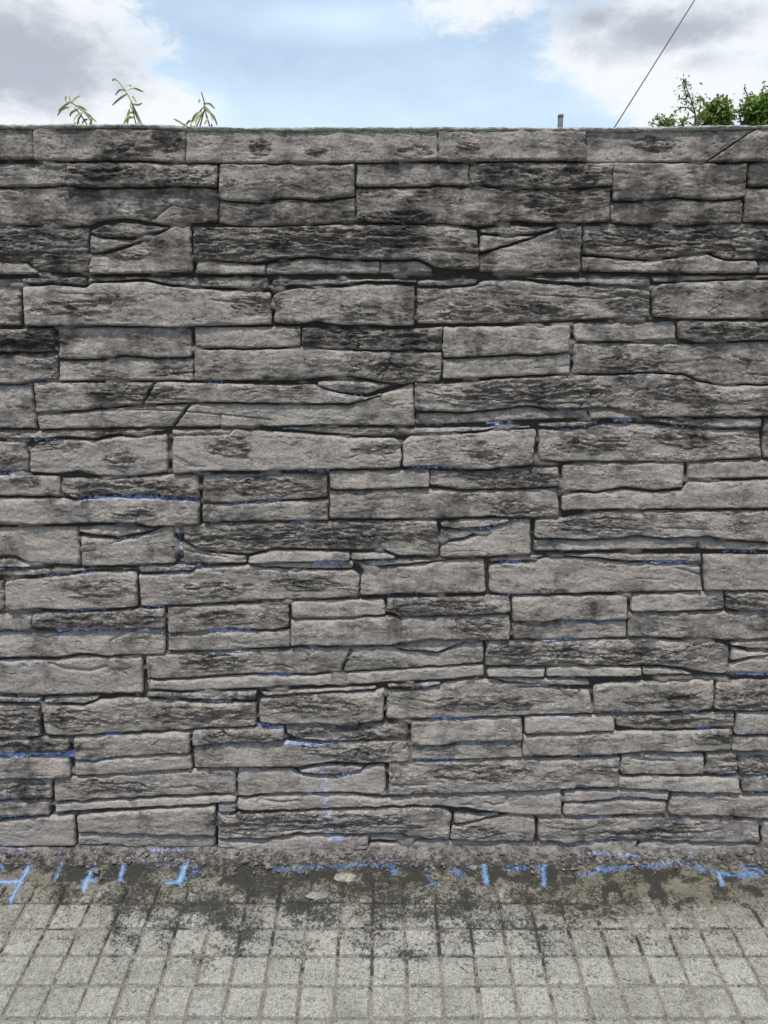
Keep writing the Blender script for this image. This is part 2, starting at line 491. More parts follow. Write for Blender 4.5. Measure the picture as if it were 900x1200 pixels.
# ------------------------------------------------------------------ the wall: every stone read off the photograph
# each line: top edge points / bottom edge points | roughness, tone   (pixels of the photograph, unprojected onto the wall plane)
STONES = """
-40,148 38,149/-40,188 38,185|.1 .5
38,149 120,149 218,151/38,186 67,188 167,187 217,190|.15 .55
218,151 300,152 420,151 514,152/218,190 300,191 367,191 467,189 513,187|.1 .7
514,152 600,151 687,152/514,187 533,189 600,188 677,188 687,190|.15 .6
687,152 780,151 887,150/687,190 710,191 828,189|.1 .6
889,150 960,149/830,190 900,188 960,188|.1 .6
-40,191 77,190/-40,217 60,218 77,215|.4 .5
77,190 167,190 254,192/77,217 120,219 200,217 254,219|.7 .45
-40,220 60,220 120,221 200,219 255,221/-40,262 100,264 115,259 143,255 170,259 195,263 225,261 255,259|.3 .45
257,191 340,192 415,192/257,233 300,237 333,231 373,234 415,229|.3 .5
257,235 300,239 333,233 373,236 416,231/257,262 300,265 367,263 416,258|.35 .5
418,191 480,190 550,190/418,218 480,218 550,216|.2 .55
551,190 640,190 719,190/551,216 600,219 640,221 690,219 718,216|.6 .4
418,220 480,220 550,218 600,221 640,223 690,221 716,218/418,258 460,262 520,261 567,265 590,259 610,258 640,261 660,262 714,259|.4 .45
719,190 800,191 876,191/719,235 767,234 793,230 833,234 870,231 875,228|.3 .5
717,237 767,236 793,232 833,236 872,233/717,260 760,263 800,263 840,262 871,260|.3 .5
878,190 950,190/878,217 950,219|.3 .5
876,220 950,221/873,259 950,262|.3 .5
-40,265 60,265 103,266/-40,304 0,304 30,306 43,316 60,319 102,319|.8 .4
-40,306 0,306 30,308 43,317/-40,322 43,321|.3 .5
104,270 120,263 143,260 170,263 194,265/104,272 125,278 150,278 175,273 194,267|.6 .5
105,275 125,280 150,281 170,279/105,297 130,292 150,286 170,280|.4 .5
104,300 130,296 160,286 190,271 200,265 222,264/104,321 170,320 226,318|.2 .55
227,265 300,266 400,263 467,263 530,264 560,269/227,303 260,305 300,308 330,302 363,300 400,303 445,304 490,303 510,312 540,316 561,314|.9 .5
230,305 260,307 300,310 311,309/230,321 311,321|.2 .55
312,309 363,302 400,305 445,306/312,321 445,320|.2 .55
446,306 490,305 507,315/446,320 507,319|.2 .55
564,268 590,262 620,265 652,264/564,272 600,276 630,272 652,266|.4 .5
564,275 600,278 625,275/563,296 600,285 625,277|.3 .55
563,298 600,287 640,273 660,265 682,264/563,318 620,320 680,318|.3 .5
684,264 750,264 800,265 870,264 950,263/684,297 720,301 760,304 800,299 830,296 850,303 890,303 950,302|.95 .5
683,300 720,303 760,306 800,301 830,298 850,305 888,305/683,317 760,319 888,320|.3 .5
891,305 950,305/891,320 950,320|.3 .5
-40,326 23,326/-40,383 23,381|.5 .5
25,325 100,324/25,332 60,331 100,334|.6 .5
103,324 200,324 313,325/103,330 170,327 200,333 240,336 313,339|.5 .45
26,336 60,334 100,337 106,332 170,330 200,335 240,339 316,342/30,382 100,381 167,382 195,384 240,382 318,380|.2 .75
319,327 400,326 488,327/319,335 400,333 430,329 488,331|.7 .4
320,347 328,341 350,337 400,336 430,332 486,334/322,378 350,380 370,376 400,381 440,380 455,382 485,381|.25 .65
489,328 560,326/490,334 530,335 558,332|.3 .5
490,337 530,338 558,334 566,328 600,327 620,329 650,333 700,335 762,339/489,379 550,379 600,378 620,378 700,373 762,372|.4 .6
617,324 690,324 762,323/617,326 667,331 762,336|.4 .45
766,323 850,322 950,321/766,330 810,329 845,327 950,323|.3 .55
764,340 776,332 810,331 845,329 950,325/766,371 800,374 860,373 950,374|.3 .5
-40,386 20,386 63,384/-40,413 62,412|1 .25
-40,416 65,415/-40,449 20,450 40,446 68,444|.6 .35
66,384 150,383 224,384/68,420 100,421 130,419 147,416 180,419 224,418|.2 .55
69,422 100,423 147,418 180,421 226,420/69,446 226,446|.3 .6
228,383 300,383 352,382/228,407 290,408 352,406|.15 .65
354,383 400,386 455,386 519,383/354,405 385,409 440,410 517,411|.9 .35
228,410 290,410 360,408 440,412 518,413/228,446 360,445 385,441 410,441 440,446 470,450 516,446|.3 .5
372,448 400,445 430,448 457,450/372,453 400,460 430,462 457,452|.4 .5
520,383 600,382 668,381/520,419 553,418 600,415 630,416 667,412|.15 .6
520,421 553,420 600,417 630,418 668,414/519,444 600,441 668,438|.15 .6
673,378 740,377 793,376/674,400 740,400 793,397|.2 .6
795,376 860,376 950,377/795,397 820,401 870,399 950,397|.6 .45
672,402 740,402 820,403 870,401 950,400/672,438 720,438 760,436 803,438 818,446 850,451 872,450 950,451|.25 .5
-40,451 20,452 37,449/-40,502 42,502|.2 .5
40,448 200,448 300,450 370,451 375,455 400,462 430,465 447,461/43,484 100,480 150,475 232,471 300,472 407,473 447,463|.3 .6
43,486 100,482 150,477 232,473 300,474 407,475 440,465 467,455 484,449/46,503 100,502 200,500 300,500 370,498 486,499|.1 .65
486,448 520,450 600,443 672,440 720,440 760,438 803,440 818,448 850,453 872,452 950,453/487,481 547,483 600,477 620,475 643,479 717,478 743,483 757,489 797,488 830,489 950,486|.65 .5
487,484 547,485 600,479 620,477 643,481 690,480/487,498 550,496 600,493 690,490|.2 .6
692,480 717,480 735,483 748,488/692,491 748,490|.2 .6
-40,505 70,505 193,502/-40,516 47,514 80,512 110,514 133,509 160,509 193,505|.7 .4
-40,518 30,517/-40,556 33,552|.4 .55
35,528 45,518 80,515 110,517 133,512 160,513 194,508/34,553 65,556 90,552 110,557 150,559 175,556 196,553|.15 .85
201,504 272,503 300,504 343,507 417,513 463,514 470,520/203,556 240,552 300,552 380,550 440,549 470,547|.15 .75
330,500 400,501 465,502/330,503 343,504 417,511 465,511|.4 .5
470,502 600,500 622,499/473,509 530,507 560,506 580,502 622,501|.4 .5
472,520 480,511 530,509 560,508 580,504 628,503/473,547 510,546 540,549 570,550 590,547 624,544|.3 .65
632,496 700,493/632,500 660,501 685,500 700,495|.3 .5
632,503 660,504 685,503 703,497 760,497 800,502 850,504 892,504/632,541 665,541 730,541 800,542 840,539 893,536|.4 .6
765,491 893,491/765,494 800,499 850,501 893,501|.4 .55
897,490 950,490/896,537 950,536|.3 .55
-40,559 35,557 68,559/-40,581 70,581|.15 .6
70,560 110,561 150,561 200,556 231,557/72,578 87,584 133,579 183,580 233,585|.6 .45
-40,584 70,584 87,587 133,583 183,584 233,588/-40,616 70,614 130,612 165,614 180,617 205,616 233,614|.2 .55
237,557 300,556 383,556/237,588 270,590 300,587 333,586 383,583|.5 .45
237,591 270,592 300,589 333,588 384,586/238,612 300,611 384,610|.4 .5
386,553 440,552 503,551/387,573 420,574 460,572 503,571|.1 .6
504,552 560,554 590,550 625,548 655,548/504,568 540,574 600,573 655,570|.7 .4
387,576 420,576 460,574 503,573 540,576 600,575 654,573/386,608 500,608 550,606 580,605 600,607 655,606|.3 .5
660,545 700,543 803,542/661,575 700,576 733,571 765,575 801,571|.3 .65
807,541 950,539/807,562 850,561 950,559|.1 .6
660,578 700,578 733,574 765,578 800,575 807,565 850,564 950,562/659,598 700,597 760,597 820,596 950,596|.15 .6
-40,619 90,618/-40,651 15,652 35,661 93,663|.1 .65
-40,653 15,655 38,663/-40,666 40,665|.1 .6
90,619 120,616 180,620/92,624 120,628 140,629 165,625 180,621|.4 .6
94,629 140,633 170,627 190,619 203,617/95,663 150,663 205,660|.15 .65
213,616 300,613 384,612 500,610 512,611/216,634 240,645 290,650 300,648 320,643 367,644 410,645 450,645 467,652 515,652|.75 .45
215,638 240,648 288,652/215,661 289,660|.3 .55
291,653 300,651 320,646 367,646 410,648/291,661 410,657|.2 .6
412,648 450,648 463,653/412,656 463,656|.2 .6
516,611 550,609 597,608/517,617 540,620 570,618 597,611|.3 .55
517,620 540,622 560,621/517,635 545,631 560,624|.3 .6
517,638 545,633 575,621 597,613 602,609 622,609/517,653 560,653 622,650|.15 .55
628,609 655,608 700,600 760,599 950,599/627,630 687,632 727,630 750,627 777,631 827,628 853,632 950,642|.4 .6
627,633 687,634 727,632 750,629 777,633 818,631/627,646 700,645 760,644 818,643|.15 .6
820,632 853,635 950,644/820,644 950,648|.15 .6
-40,668 150,667/-40,677 37,675 80,672 110,668 158,668|.6 .45
-40,681 3,681/-40,717 5,714|.3 .45
5,684 10,680 37,679 80,675 110,671 159,671/6,712 20,716 43,713 67,715 100,715 160,712|.25 .75
163,664 229,662/163,671 220,670 229,665|.4 .5
162,674 222,672 232,666 290,663 310,667 350,669 413,669 421,676/165,712 233,709 300,704 383,702 420,699|.3 .7
295,662 415,658/300,664 350,667 413,667|.3 .6
417,659 512,655/422,663 450,664 490,661 512,657|.4 .5
423,676 430,667 450,666 490,663 512,659 568,656/423,697 450,698 470,696 520,696 569,695|.2 .65
574,655 636,651/574,659 620,658 637,653|.4 .5
640,651 700,649 823,650/645,652 687,653 727,657 760,658 823,659|.4 .55
574,662 620,660 640,654 687,655 727,660 760,661 822,662/574,695 600,697 640,697 700,695 760,694 823,693|.15 .7
826,650 950,650/826,693 870,692 950,693|.15 .6
-40,719 36,719/-40,739 36,739|.1 .6
37,719 60,718 100,718 160,715 192,714/37,737 70,739 100,738 193,736|.8 .45
-40,742 70,742 100,741 193,739/-40,772 67,770 93,766 127,769 193,767|.2 .55
196,713 300,708 338,707/197,742 227,742 267,737 300,738 320,739 338,735|.5 .55
197,744 227,744 267,740 320,741 339,738/197,763 250,764 300,760 339,758|.2 .65
341,706 400,704 450,703/343,725 400,724 452,721|.1 .65
454,702 520,700 597,698/454,716 470,722 510,722 560,720 598,718|.95 .35
341,728 400,726 452,723 510,724 560,722 597,721/340,757 460,756 500,749 533,750 597,749|.2 .45
601,699 650,699 735,698/601,729 637,729 657,726 700,728 735,726|.3 .55
601,731 637,731 657,728 700,730 735,728/601,750 700,750 735,748|.2 .6
741,698 790,696 850,694/740,717 790,717 850,715|.1 .65
852,694 950,695/852,714 900,716 950,716|.7 .45
738,719 790,719 850,718 900,718 950,718/737,747 800,748 850,750 880,750 900,748 950,748|.4 .45
-40,775 60,774 93,770 127,771 165,769/-40,812 7,813 53,815 133,813 167,812|.15 .65
170,769 200,767 300,763 400,760 460,759 466,763 480,765 513,767 545,755 566,753/172,797 233,795 300,790 367,791 440,786 500,782 567,778|.3 .65
172,799 233,797 300,792 367,793 440,788 500,784 567,780/174,809 230,811 300,807 330,805 400,804 450,801 515,798 567,793|.1 .75
172,812 230,813 300,810/172,816 207,819 299,821|.6 .4
463,758 500,752 543,752/463,760 480,763 513,765 543,754|.2 .7
570,752 640,752 700,751 760,751 845,753 856,760/570,781 640,781 663,779 717,781 760,780 787,782 838,791 852,790|.65 .5
572,784 640,784/572,795 638,794|.2 .6
641,784 663,781 717,783 752,783/641,794 752,793|.1 .6
754,783 787,785 815,791/754,792 815,792|.1 .6
857,753 900,752 950,752/858,757 880,760 950,762|.4 .5
860,760 880,764 950,765/857,775 880,770 950,766|.3 .6
857,779 880,773 900,768 950,768/855,790 950,791|.2 .65
-40,816 47,818/-40,822 45,824|.6 .4
-40,826 46,827/-40,865 46,863|.9 .35
50,819 115,816/50,824 100,825 115,820|.5 .5
50,828 100,828 117,821 150,818 200,822 230,824 260,825 300,824/53,861 85,862 150,858 223,855 300,851|.5 .7
305,812 440,805/310,816 367,812 440,808|.6 .5
304,822 312,818 367,814 440,811 450,807/305,846 330,849 370,848 400,850 430,847 449,844|.4 .65
455,803 516,800/456,807 500,806 516,802|.4 .5
454,811 500,809 518,803 530,800 560,796 580,799 600,803 643,807 692,809/453,843 500,843 540,842 600,840 640,838 694,836|.3 .7
570,795 640,797 690,797/590,797 600,800 643,804 692,805|.3 .6
697,805 720,801 780,799 838,798/697,834 740,836 765,835 800,834 835,832|.3 .7
842,798 950,798/838,831 870,834 950,832|.8 .45
-40,868 20,867 82,865/-40,884 80,883|.9 .25
-40,889 80,888/-40,914 30,912 60,912 83,910|.3 .4
87,864 150,861 222,858/88,890 110,892 140,886 180,884 222,883|.3 .55
88,893 110,894 140,888 180,886 223,885/88,909 130,908 180,905 225,902|.15 .65
226,857 260,855 332,852/226,873 300,871 333,868|.4 .5
334,852 370,850 400,853 430,850 478,847/336,860 350,867 400,869 478,865|.8 .45
227,875 300,873 345,870 400,871 478,868/228,901 270,900 300,899 345,899 390,893 427,895 479,892|.3 .5
482,846 540,844 612,842/483,873 520,873 550,868 600,869 612,868|.25 .55
482,875 520,875 550,870 600,871 612,870/482,890 540,891 612,888|.4 .5
616,841 660,840 719,838/616,860 640,860 720,857|.2 .65
722,838 765,838 800,838 862,836/722,851 743,855 800,856 860,852|.75 .5
614,863 640,862 720,859 743,857 800,858 858,855/613,886 720,885 760,881 800,882 857,880|.25 .5
864,836 950,835/862,861 950,861|.2 .65
862,863 950,863/858,880 950,880|.1 .65
-40,916 60,914/-40,940 60,936|.4 .45
-40,943 58,939/-40,962 58,955|.3 .45
63,912 100,911 200,905 276,902/64,940 130,937 220,932 276,931|.35 .55
63,943 130,939 220,935 277,933/64,953 110,949 200,945 277,940|.1 .6
279,902 343,903 352,909 390,912 420,906 430,900 451,897/279,934 330,930 400,928 440,932 452,934|.1 .7
351,903 375,898 395,897 425,899/352,905 390,909 410,907 425,901|.3 .5
279,937 330,933 400,931 452,937 500,933 560,931 600,930 658,928/279,948 300,950 400,947 487,944 530,945 583,952 620,956 658,957|.1 .75
456,893 480,894 540,893 612,890 680,890 727,888/456,932 500,930 560,929 640,926 680,924 724,923|.5 .65
730,887 760,884 826,885/727,908 760,909 826,909|.2 .65
727,911 822,912 867,912/725,923 800,928 867,930|.15 .65
829,884 865,883/829,908 865,908|.3 .45
867,883 950,883/867,909 950,909|.9 .6
870,912 950,912/870,928 950,928|.5 .3
662,929 700,927 740,926 786,930/662,940 700,939 730,935 783,938|.15 .7
662,942 700,941 730,938 782,940/661,957 700,957 740,956 781,955|.3 .75
788,931 850,932 950,933/784,956 840,956 900,960 950,961|.3 .6
-40,966 0,964 58,957 86,956/-40,990 30,993 88,992|.1 .7
90,956 150,951 252,945/91,976 180,978 252,980|.2 .6
91,979 180,980 252,983/91,992 130,991 150,994 252,994|.1 .6
255,944 277,943/256,954 276,952|.1 .6
256,957 300,953 400,950 487,947 520,948 529,955/256,982 300,983 343,978 367,976 400,977 470,977 482,983 526,984|.7 .6
256,985 300,986 343,981 367,979 431,980/256,994 340,996 431,995|.2 .6
433,980 470,980 480,985/433,987 478,987|.2 .65
433,990 478,990 485,987 526,987 560,988 628,989/433,996 540,998 628,998|.2 .7
532,953 560,956 583,955/532,968 560,962 585,957|.2 .75
530,971 560,964 585,959 600,955 627,958/528,984 560,986 600,987 627,987|.4 .5
631,960 700,960 740,959 782,958 840,959 890,962/632,985 665,989 700,986 720,983 760,984 820,987 890,988|.5 .6
631,988 665,991 700,988 720,986 750,986/630,997 740,998|.2 .6
753,986 820,989 889,990/747,998 820,998 889,999|.15 .6
895,963 950,964/893,998 950,998|.3 .6
"""
# cracks and chisel marks that do not divide a stone: points | width px, depth mm
CRACKS = """
0,282 30,284 60,290 100,289|2 5
0,300 40,296 100,300|1.5 3
230,285 260,281 330,288 380,284 440,290 500,288|2.5 6
280,275 340,270 420,275 520,277|1.6 4
360,262 362,276|1.5 2
380,286 470,289 540,296|2.5 5
200,240 176,258|2.5 5
175,258 200,240 230,246|1.5 4
700,283 760,290 830,286 900,293|2 5
690,275 760,278 820,272 880,280|1.5 4
720,296 780,288 860,294|1.6 4
180,450 166,476|3.6 15
222,474 203,499|3.6 15
147,480 200,481 258,486 316,492|2 6
258,486 258,499|2 6
300,449 342,452|3.5 8
110,462 160,462 200,467 232,470|2.2 5
120,458 170,455 185,449|1.4 3
201,511 268,509 272,504|3 8
440,445 458,425 470,432|2 6
458,420 448,446|3 6
310,443 340,447 375,444|3 6
413,759 401,786|3.4 13
58,778 80,784 105,786 125,781|3 8
137,771 150,773 165,769|2.5 6
176,782 174,806|3 8
176,796 190,797|2 6
190,812 300,808|1.8 5
92,640 110,637|1.2 3
130,637 158,630 175,622|2.5 6
92,620 95,640 93,650|2 4
216,645 240,650 265,653|2 6
240,436 300,434|1 2
176,722 190,726|1.5 3
130,765 128,752 140,746|2.5 5
160,612 163,600 178,598|2.5 5
580,606 588,588 604,588|2.2 5
604,588 640,594|1 2
860,418 880,424 876,438 900,440|2 5
803,460 815,466|1.5 3
670,428 655,430|1.5 3
340,455 395,458|1.5 3
0,927 20,922 40,917|2.5 6
20,938 50,936|1.5 3
0,838 40,842|1.6 4
110,920 160,918 180,926|1.8 5
130,926 178,928|1.3 4
200,924 230,922 240,926|1.8 4
305,938 330,940 350,938|2.6 7
457,904 462,908 450,930|2.5 5
458,920 500,920|1.8 5
515,912 560,914 600,917|1.6 4
500,905 540,903 580,909|1.4 3
460,897 540,898 620,903|1.2 3
676,922 720,925|3 7
740,890 762,893 790,892|2.5 6
738,949 775,948|1.5 3
595,932 594,940|5 8
540,943 552,943|3 5
568,941 580,944 590,942|2.5 5
531,968 560,962 583,956|2 6
310,975 360,972 420,967 470,965|2.5 5
262,965 300,967 340,963 400,968|1.8 4
260,975 300,978|1.6 4
300,920 305,900|1 2
640,970 680,973 700,969|1.6 4
715,977 760,975 800,977 830,975|2.5 6
730,977 750,979|3 4
880,975 890,976|2 3
790,968 830,966|1.6 3
648,525 670,519 690,522 715,527|1.6 4
780,517 820,512 845,523|1.5 4
866,511 893,514|2 5
690,522 720,528|1.6 3
680,610 710,607 745,610|1.5 4
670,616 700,618 755,621|2 4
685,623 720,622|1.5 3
770,618 830,621|1.6 4
795,667 822,674 823,684|2.5 6
745,678 780,680|1.5 3
670,757 650,775|1.2 3
590,768 640,771 720,772|2 4
600,760 650,764 700,770 740,772|1.8 4
664,779 720,782|1.5 3
700,800 760,800 800,797|1.5 4
790,820 822,812|1.6 4
620,822 650,825|1.4 3
480,820 520,827 560,826|1.5 3
460,806 515,807|2 5
70,840 100,844 130,848|2 4
60,838 90,833 120,835|1.6 4
100,850 140,846|1.5 3
212,790 290,786|1 2
215,778 250,775 285,777|2.5 5
210,772 270,769|1.6 4
300,782 330,780 342,784|2 5
420,340 455,350|1 2
410,360 430,368|1.5 3
80,355 130,352 130,362|2 5
80,367 120,368|1.6 4
70,344 110,345|1.5 3
250,352 300,356 318,352|1.8 4
620,345 700,350 740,345 760,350|1.8 4
735,345 760,355|1.5 3
500,355 520,348|2 3
510,375 530,366 545,370 560,378|1.8 5
440,522 465,528 468,524|2 4
540,528 560,530 590,525|1.5 3
120,540 150,530 145,545|1.5 3
225,545 205,535|2 4
205,538 220,546 240,547|2 4
95,690 130,688 150,692|1.8 4
90,697 140,700|1.5 3
220,692 260,688 280,697|1.8 4
340,680 380,690 410,686|1.5 3
540,785 545,785|2 2
570,730 590,735|1.5 3
535,725 530,748|2 5
538,722 560,735 575,748|2 4
415,890 425,872 440,876|2.5 5
455,888 460,872 478,868|2 5
425,874 440,885|1.5 3
350,920 352,906|2 4
408,905 412,918|2 4
128,276 160,274|1.2 3
620,243 645,240 660,250|1.4 3
640,254 648,240|2 4
700,325 760,326|1.2 3
770,455 795,450 780,460|2.5 5
640,468 700,466|1.5 3
545,466 590,470 610,462|1.6 4
560,455 600,460|1.4 3
500,460 540,468|1.6 4
232,630 280,634 340,628 400,632 470,626|1.7 4
220,640 225,620|1.5 4
300,633 380,630|1.4 3
480,628 505,636|1.2 3
"""
# dark, slaty, flaking patches: centre, radii
PATCH = """
150,175,28,12 195,165,22,14 370,178,12,6 305,172,14,10 550,172,14,6 765,168,25,10 485,178,25,8 120,205,40,9 205,206,45,10
660,205,55,12 470,255,60,8 650,240,35,18 40,290,60,22 400,282,110,18 270,290,50,16 780,280,90,16 600,200,40,10 880,285,60,16
150,298,25,8 80,362,50,9 130,350,30,10 300,355,35,15 420,365,30,10 545,365,40,10 735,352,35,14 620,360,40,9 30,400,45,12 200,435,30,6
460,435,55,14 430,395,80,12 160,460,60,11 860,388,60,10 740,425,40,12 620,460,90,14 670,460,60,12 790,462,30,10 140,540,22,13 60,520,40,8
270,525,25,14 440,525,30,8 570,530,25,12 700,520,40,12 810,515,45,10 310,570,60,12 600,560,60,10 150,570,70,8 160,605,30,10 230,635,35,10
400,625,110,14 300,630,80,12 700,615,60,12 610,600,40,10 115,690,45,12 250,692,50,10 360,685,50,8 640,695,25,5 110,727,70,8 260,725,45,9
520,712,65,9 560,735,32,13 870,706,50,8 640,768,70,12 740,772,80,10 250,775,45,9 340,822,80,9 380,830,60,10 85,842,40,13 20,845,35,15
230,838,70,12 560,825,70,10 780,820,50,10 890,820,50,14 410,858,70,8 780,845,50,8 430,882,35,10 380,880,30,10 280,865,50,8 130,922,55,8
300,960,60,14 380,962,90,10 770,975,70,8 560,975,30,8 880,895,50,10 560,905,70,10 30,925,30,10 710,902,30,5 60,875,60,7 840,865,30,8 30,565,20,8
"""
PAINT_W = """
45,516 76,515|2.4 .8
145,561 200,558|2.6 .6
87,586 130,583 200,584 232,588|3.6 1
130,630 146,632|2.6 .9
207,618 211,640 211,664|3.4 .75
209,667 230,669|3 .8
10,679 60,676 110,671|2.4 .8
165,713 192,716|3 .5
64,741 110,739 192,738|3.4 1
71,742 71,766|2.2 .6
0,776 30,777 55,783|3 .6
244,764 258,766|3 .8
190,816 240,822 270,823|3 .8
22,822 46,825|3.4 1
30,866 52,862|3.2 1
-10,886 40,886 84,886|4.6 1.2
225,855 245,854|2.5 .8
300,852 332,854|3 .9
334,872 368,873 402,869|4.2 1
345,758 386,757|3 .7
238,448 272,449|3 .7
688,730 706,729|3.6 1
750,750 768,750|3 .9
785,750 802,748|2.6 .7
720,837 737,836|3.2 .9
800,836 822,835|3.2 .8
640,841 668,840|2.8 .7
825,695 842,694|2.5 .7
376,900 380,930 386,975|14 .62
378,905 382,950|4 .7
372,915 376,935|4 .5
384,981 402,982|4 .9
515,986 528,986|3.6 .9
320,500 356,504|2.6 .6
452,410 460,413|3 .7
864,856 882,858|3 .7
884,930 905,930|4 .9
300,553 385,552|2.4 .65
350,906 400,900|4 .6
620,887 642,887|3 .7
350,903 380,909|3 .6
0,559 45,558|2 .5
60,562 90,562|2 .5
0,503 20,503|2 .5
256,646 236,641|2 .5
340,667 360,668|2.6 .6
200,870 238,852|2 .2
290,552 320,553|2.4 .5
690,999 720,1000 750,1004|4 .9
"""
PAINT_G = """
-20,1003 150,1004 300,1002|8 .3
300,1008 460,1006 640,1008|8 .36
36,1011 24,1033 12,1056|5 1
-10,1033 26,1033|5 1
0,1012 4,1020|4 .8
74,1009 64,1031|4 .75
111,1009 98,1042|4.6 1.1
97,1033 113,1031|4.4 .9
147,1009 140,1031|4.2 1
150,1008 225,1008|3 .75
172,1016 210,1014|5 .45
219,1010 210,1033|6 1.1
195,1034 212,1033|4 .9
228,1012 232,1022 218,1028|9 .5
120,1032 180,1031|2 .35
318,1018 370,1016 400,1013 460,1012|7 .55
345,1015 352,1024|5 .5
458,1010 462,1022|8 .7
398,1018 420,1012|5 .55
470,1014 560,1016|7 .35
500,1018 506,1034|5 .6
530,1018 542,1026|8 .65
566,1013 570,1033|6 .95
505,1033 515,1035|4 .6
595,1018 640,1013|9 .5
636,1014 638,1035|5 .9
680,1026 700,1022 740,1015 800,1011 830,1020 850,1025 895,1022|7 .6
700,1018 780,1012 815,1010|3.5 .8
840,1022 870,1027 890,1026|3.5 .8
842,1024 847,1036|5 1
870,1015 892,1020|7 .6
660,1010 690,1012|7 .4
"""


def parse_lines(txt):
    out = []
    for ln in txt.strip().splitlines():
        a, b = ln.split('|')
        out.append((P(a), *[float(c) for c in b.split()]))
    return out


CR = parse_lines(CRACKS)
PW = parse_lines(PAINT_W)
PG = parse_lines(PAINT_G)
rp = random.Random(21)
for ln_ in STONES.strip().splitlines():
    bt = P(ln_.split('|')[0].split('/')[1])
    yb = sum(p[1] for p in bt) / len(bt)
    if yb > 440 and len(bt) > 1 and rp.random() < (0.65 if bt[0][0] < 480 or yb > 800 else 0.4):
        x0_, x1_ = bt[0][0], bt[-1][0]
        L_ = min(x1_ - x0_ - 2, rp.uniform(14, 70))
        xa_ = rp.uniform(x0_, x1_ - L_)
        xs_ = np.linspace(xa_, xa_ + L_, 4)
        ys_ = np.interp(xs_, [p[0] for p in bt], [p[1] for p in bt]) + 1.6
        PW.append((list(zip(xs_, ys_)), rp.uniform(2.6, 3.8), rp.uniform(0.7, 1.05)))
PT = [tuple(float(c) for c in q.split(',')) for q in PATCH.split()]


def near(px, py, pts, m):
    xs = [p[0] for p in pts]
    ys = [p[1] for p in pts]
    return not (px.max() < min(xs) - m or px.min() > max(xs) + m or py.max() < min(ys) - m or py.min() > max(ys) + m)


def paint_field(px, py, lst):
    r = np.zeros(px.shape)
    for pts, wd, st in lst:
        if near(px, py, pts, wd * 3):
            d = seg_dist(px, py, pts)
            r = np.maximum(r, st * np.exp(-(d / (wd * (0.66 if lst is PW else 0.68))) ** 2 * 0.8))
    return r


def wall_xyz(px, py, depth):
    """pixels on the wall plane to metres; depth > 0 goes into the wall"""
    a = (px - 450.0) / F
    b = (600.0 - py) / F
    dy = math.cos(PITCH) + b * math.sin(PITCH)
    dz = -math.sin(PITCH) + b * math.cos(PITCH)
    t = -CAM[1] / dy
    return a * t, depth, CAM[2] + dz * t


def relief(px, py, rough):
    """stone surface, metres, positive = proud"""
    # warped coordinates; metres-like scale, 400 px = 1 m
    wx = px + 6 * gnoise(px / 60, py / 25, 91)
    wy = py + 5 * gnoise(px / 70, py / 40, 92) + 2.0 * gnoise(px / 18, py / 12, 93)
    h = 0.0036 * gnoise(px / 55, py / 26, 3)
    h = h + 0.0030 * fbm(px / 22, py / 13, 3, 5, 0.42)
    h = h + (0.0006 + 0.0018 * rough) * fbm(px / 4.6, py / 3.6, 2, 8, 0.6)
    # layered cleavage: ridged, strongly stretched noise, terraced
    s1 = gnoise(wx / 46, wy / 7.0, 21)
    s2 = gnoise(wx / 24, wy / 3.6, 22)
    s3 = gnoise(wx / 90, wy / 13, 23)
    lay = (1 - np.abs(s1) * 2) * 0.55 + (1 - np.abs(s2) * 2) * 0.3 + s3 * 0.6
    q = lay * 3.0
    ter = (np.floor(q) + sstep(0.78, 1.0, q - np.floor(q))) / 3.0
    h = h + rough * 0.0105 * (0.45 * lay + 0.55 * ter - 0.5)
    # hewn facets, slanting
    ox, oy = px + 1.3 * py, py - 0.22 * px
    fac = (1 - 2 * np.abs(gnoise(ox / 34, oy / 10, 24))) * 0.6 + (1 - 2 * np.abs(gnoise(ox / 15, oy / 6, 25))) * 0.4
    ox2, oy2 = px - 1.1 * py, py + 0.18 * px
    fac2 = (1 - 2 * np.abs(gnoise(ox2 / 30, oy2 / 11, 26)))
    h = h + (0.0007 + 0.0038 * rough) * (fac - 0.35) + (0.0005 + 0.0020 * rough) * (fac2 - 0.35)
    # thin splits
    sp = np.abs(gnoise(wx / 60, wy / 9, 31))
    cut = (1 - sstep(0.0, 0.04, sp)) * sstep(-0.1, 0.3, gnoise(px / 40, py / 16, 32))
    h = h - (0.0028 + 0.0090 * rough) * cut
    sp2 = np.abs(gnoise((px + 0.5 * py) / 26, (py - 0.12 * px) / 7, 33))
    cut2 = (1 - sstep(0.0, 0.05, sp2)) * sstep(0.12, 0.4, gnoise(px / 30, py / 14, 34))
    h = h - (0.0022 + 0.004 * rough) * cut2
    # small chips
    c = gnoise(px / 9, py / 6, 41)
    h = h - (0.0004 + 0.0026 * rough) * sstep(0.32, 0.55, c)
    return h


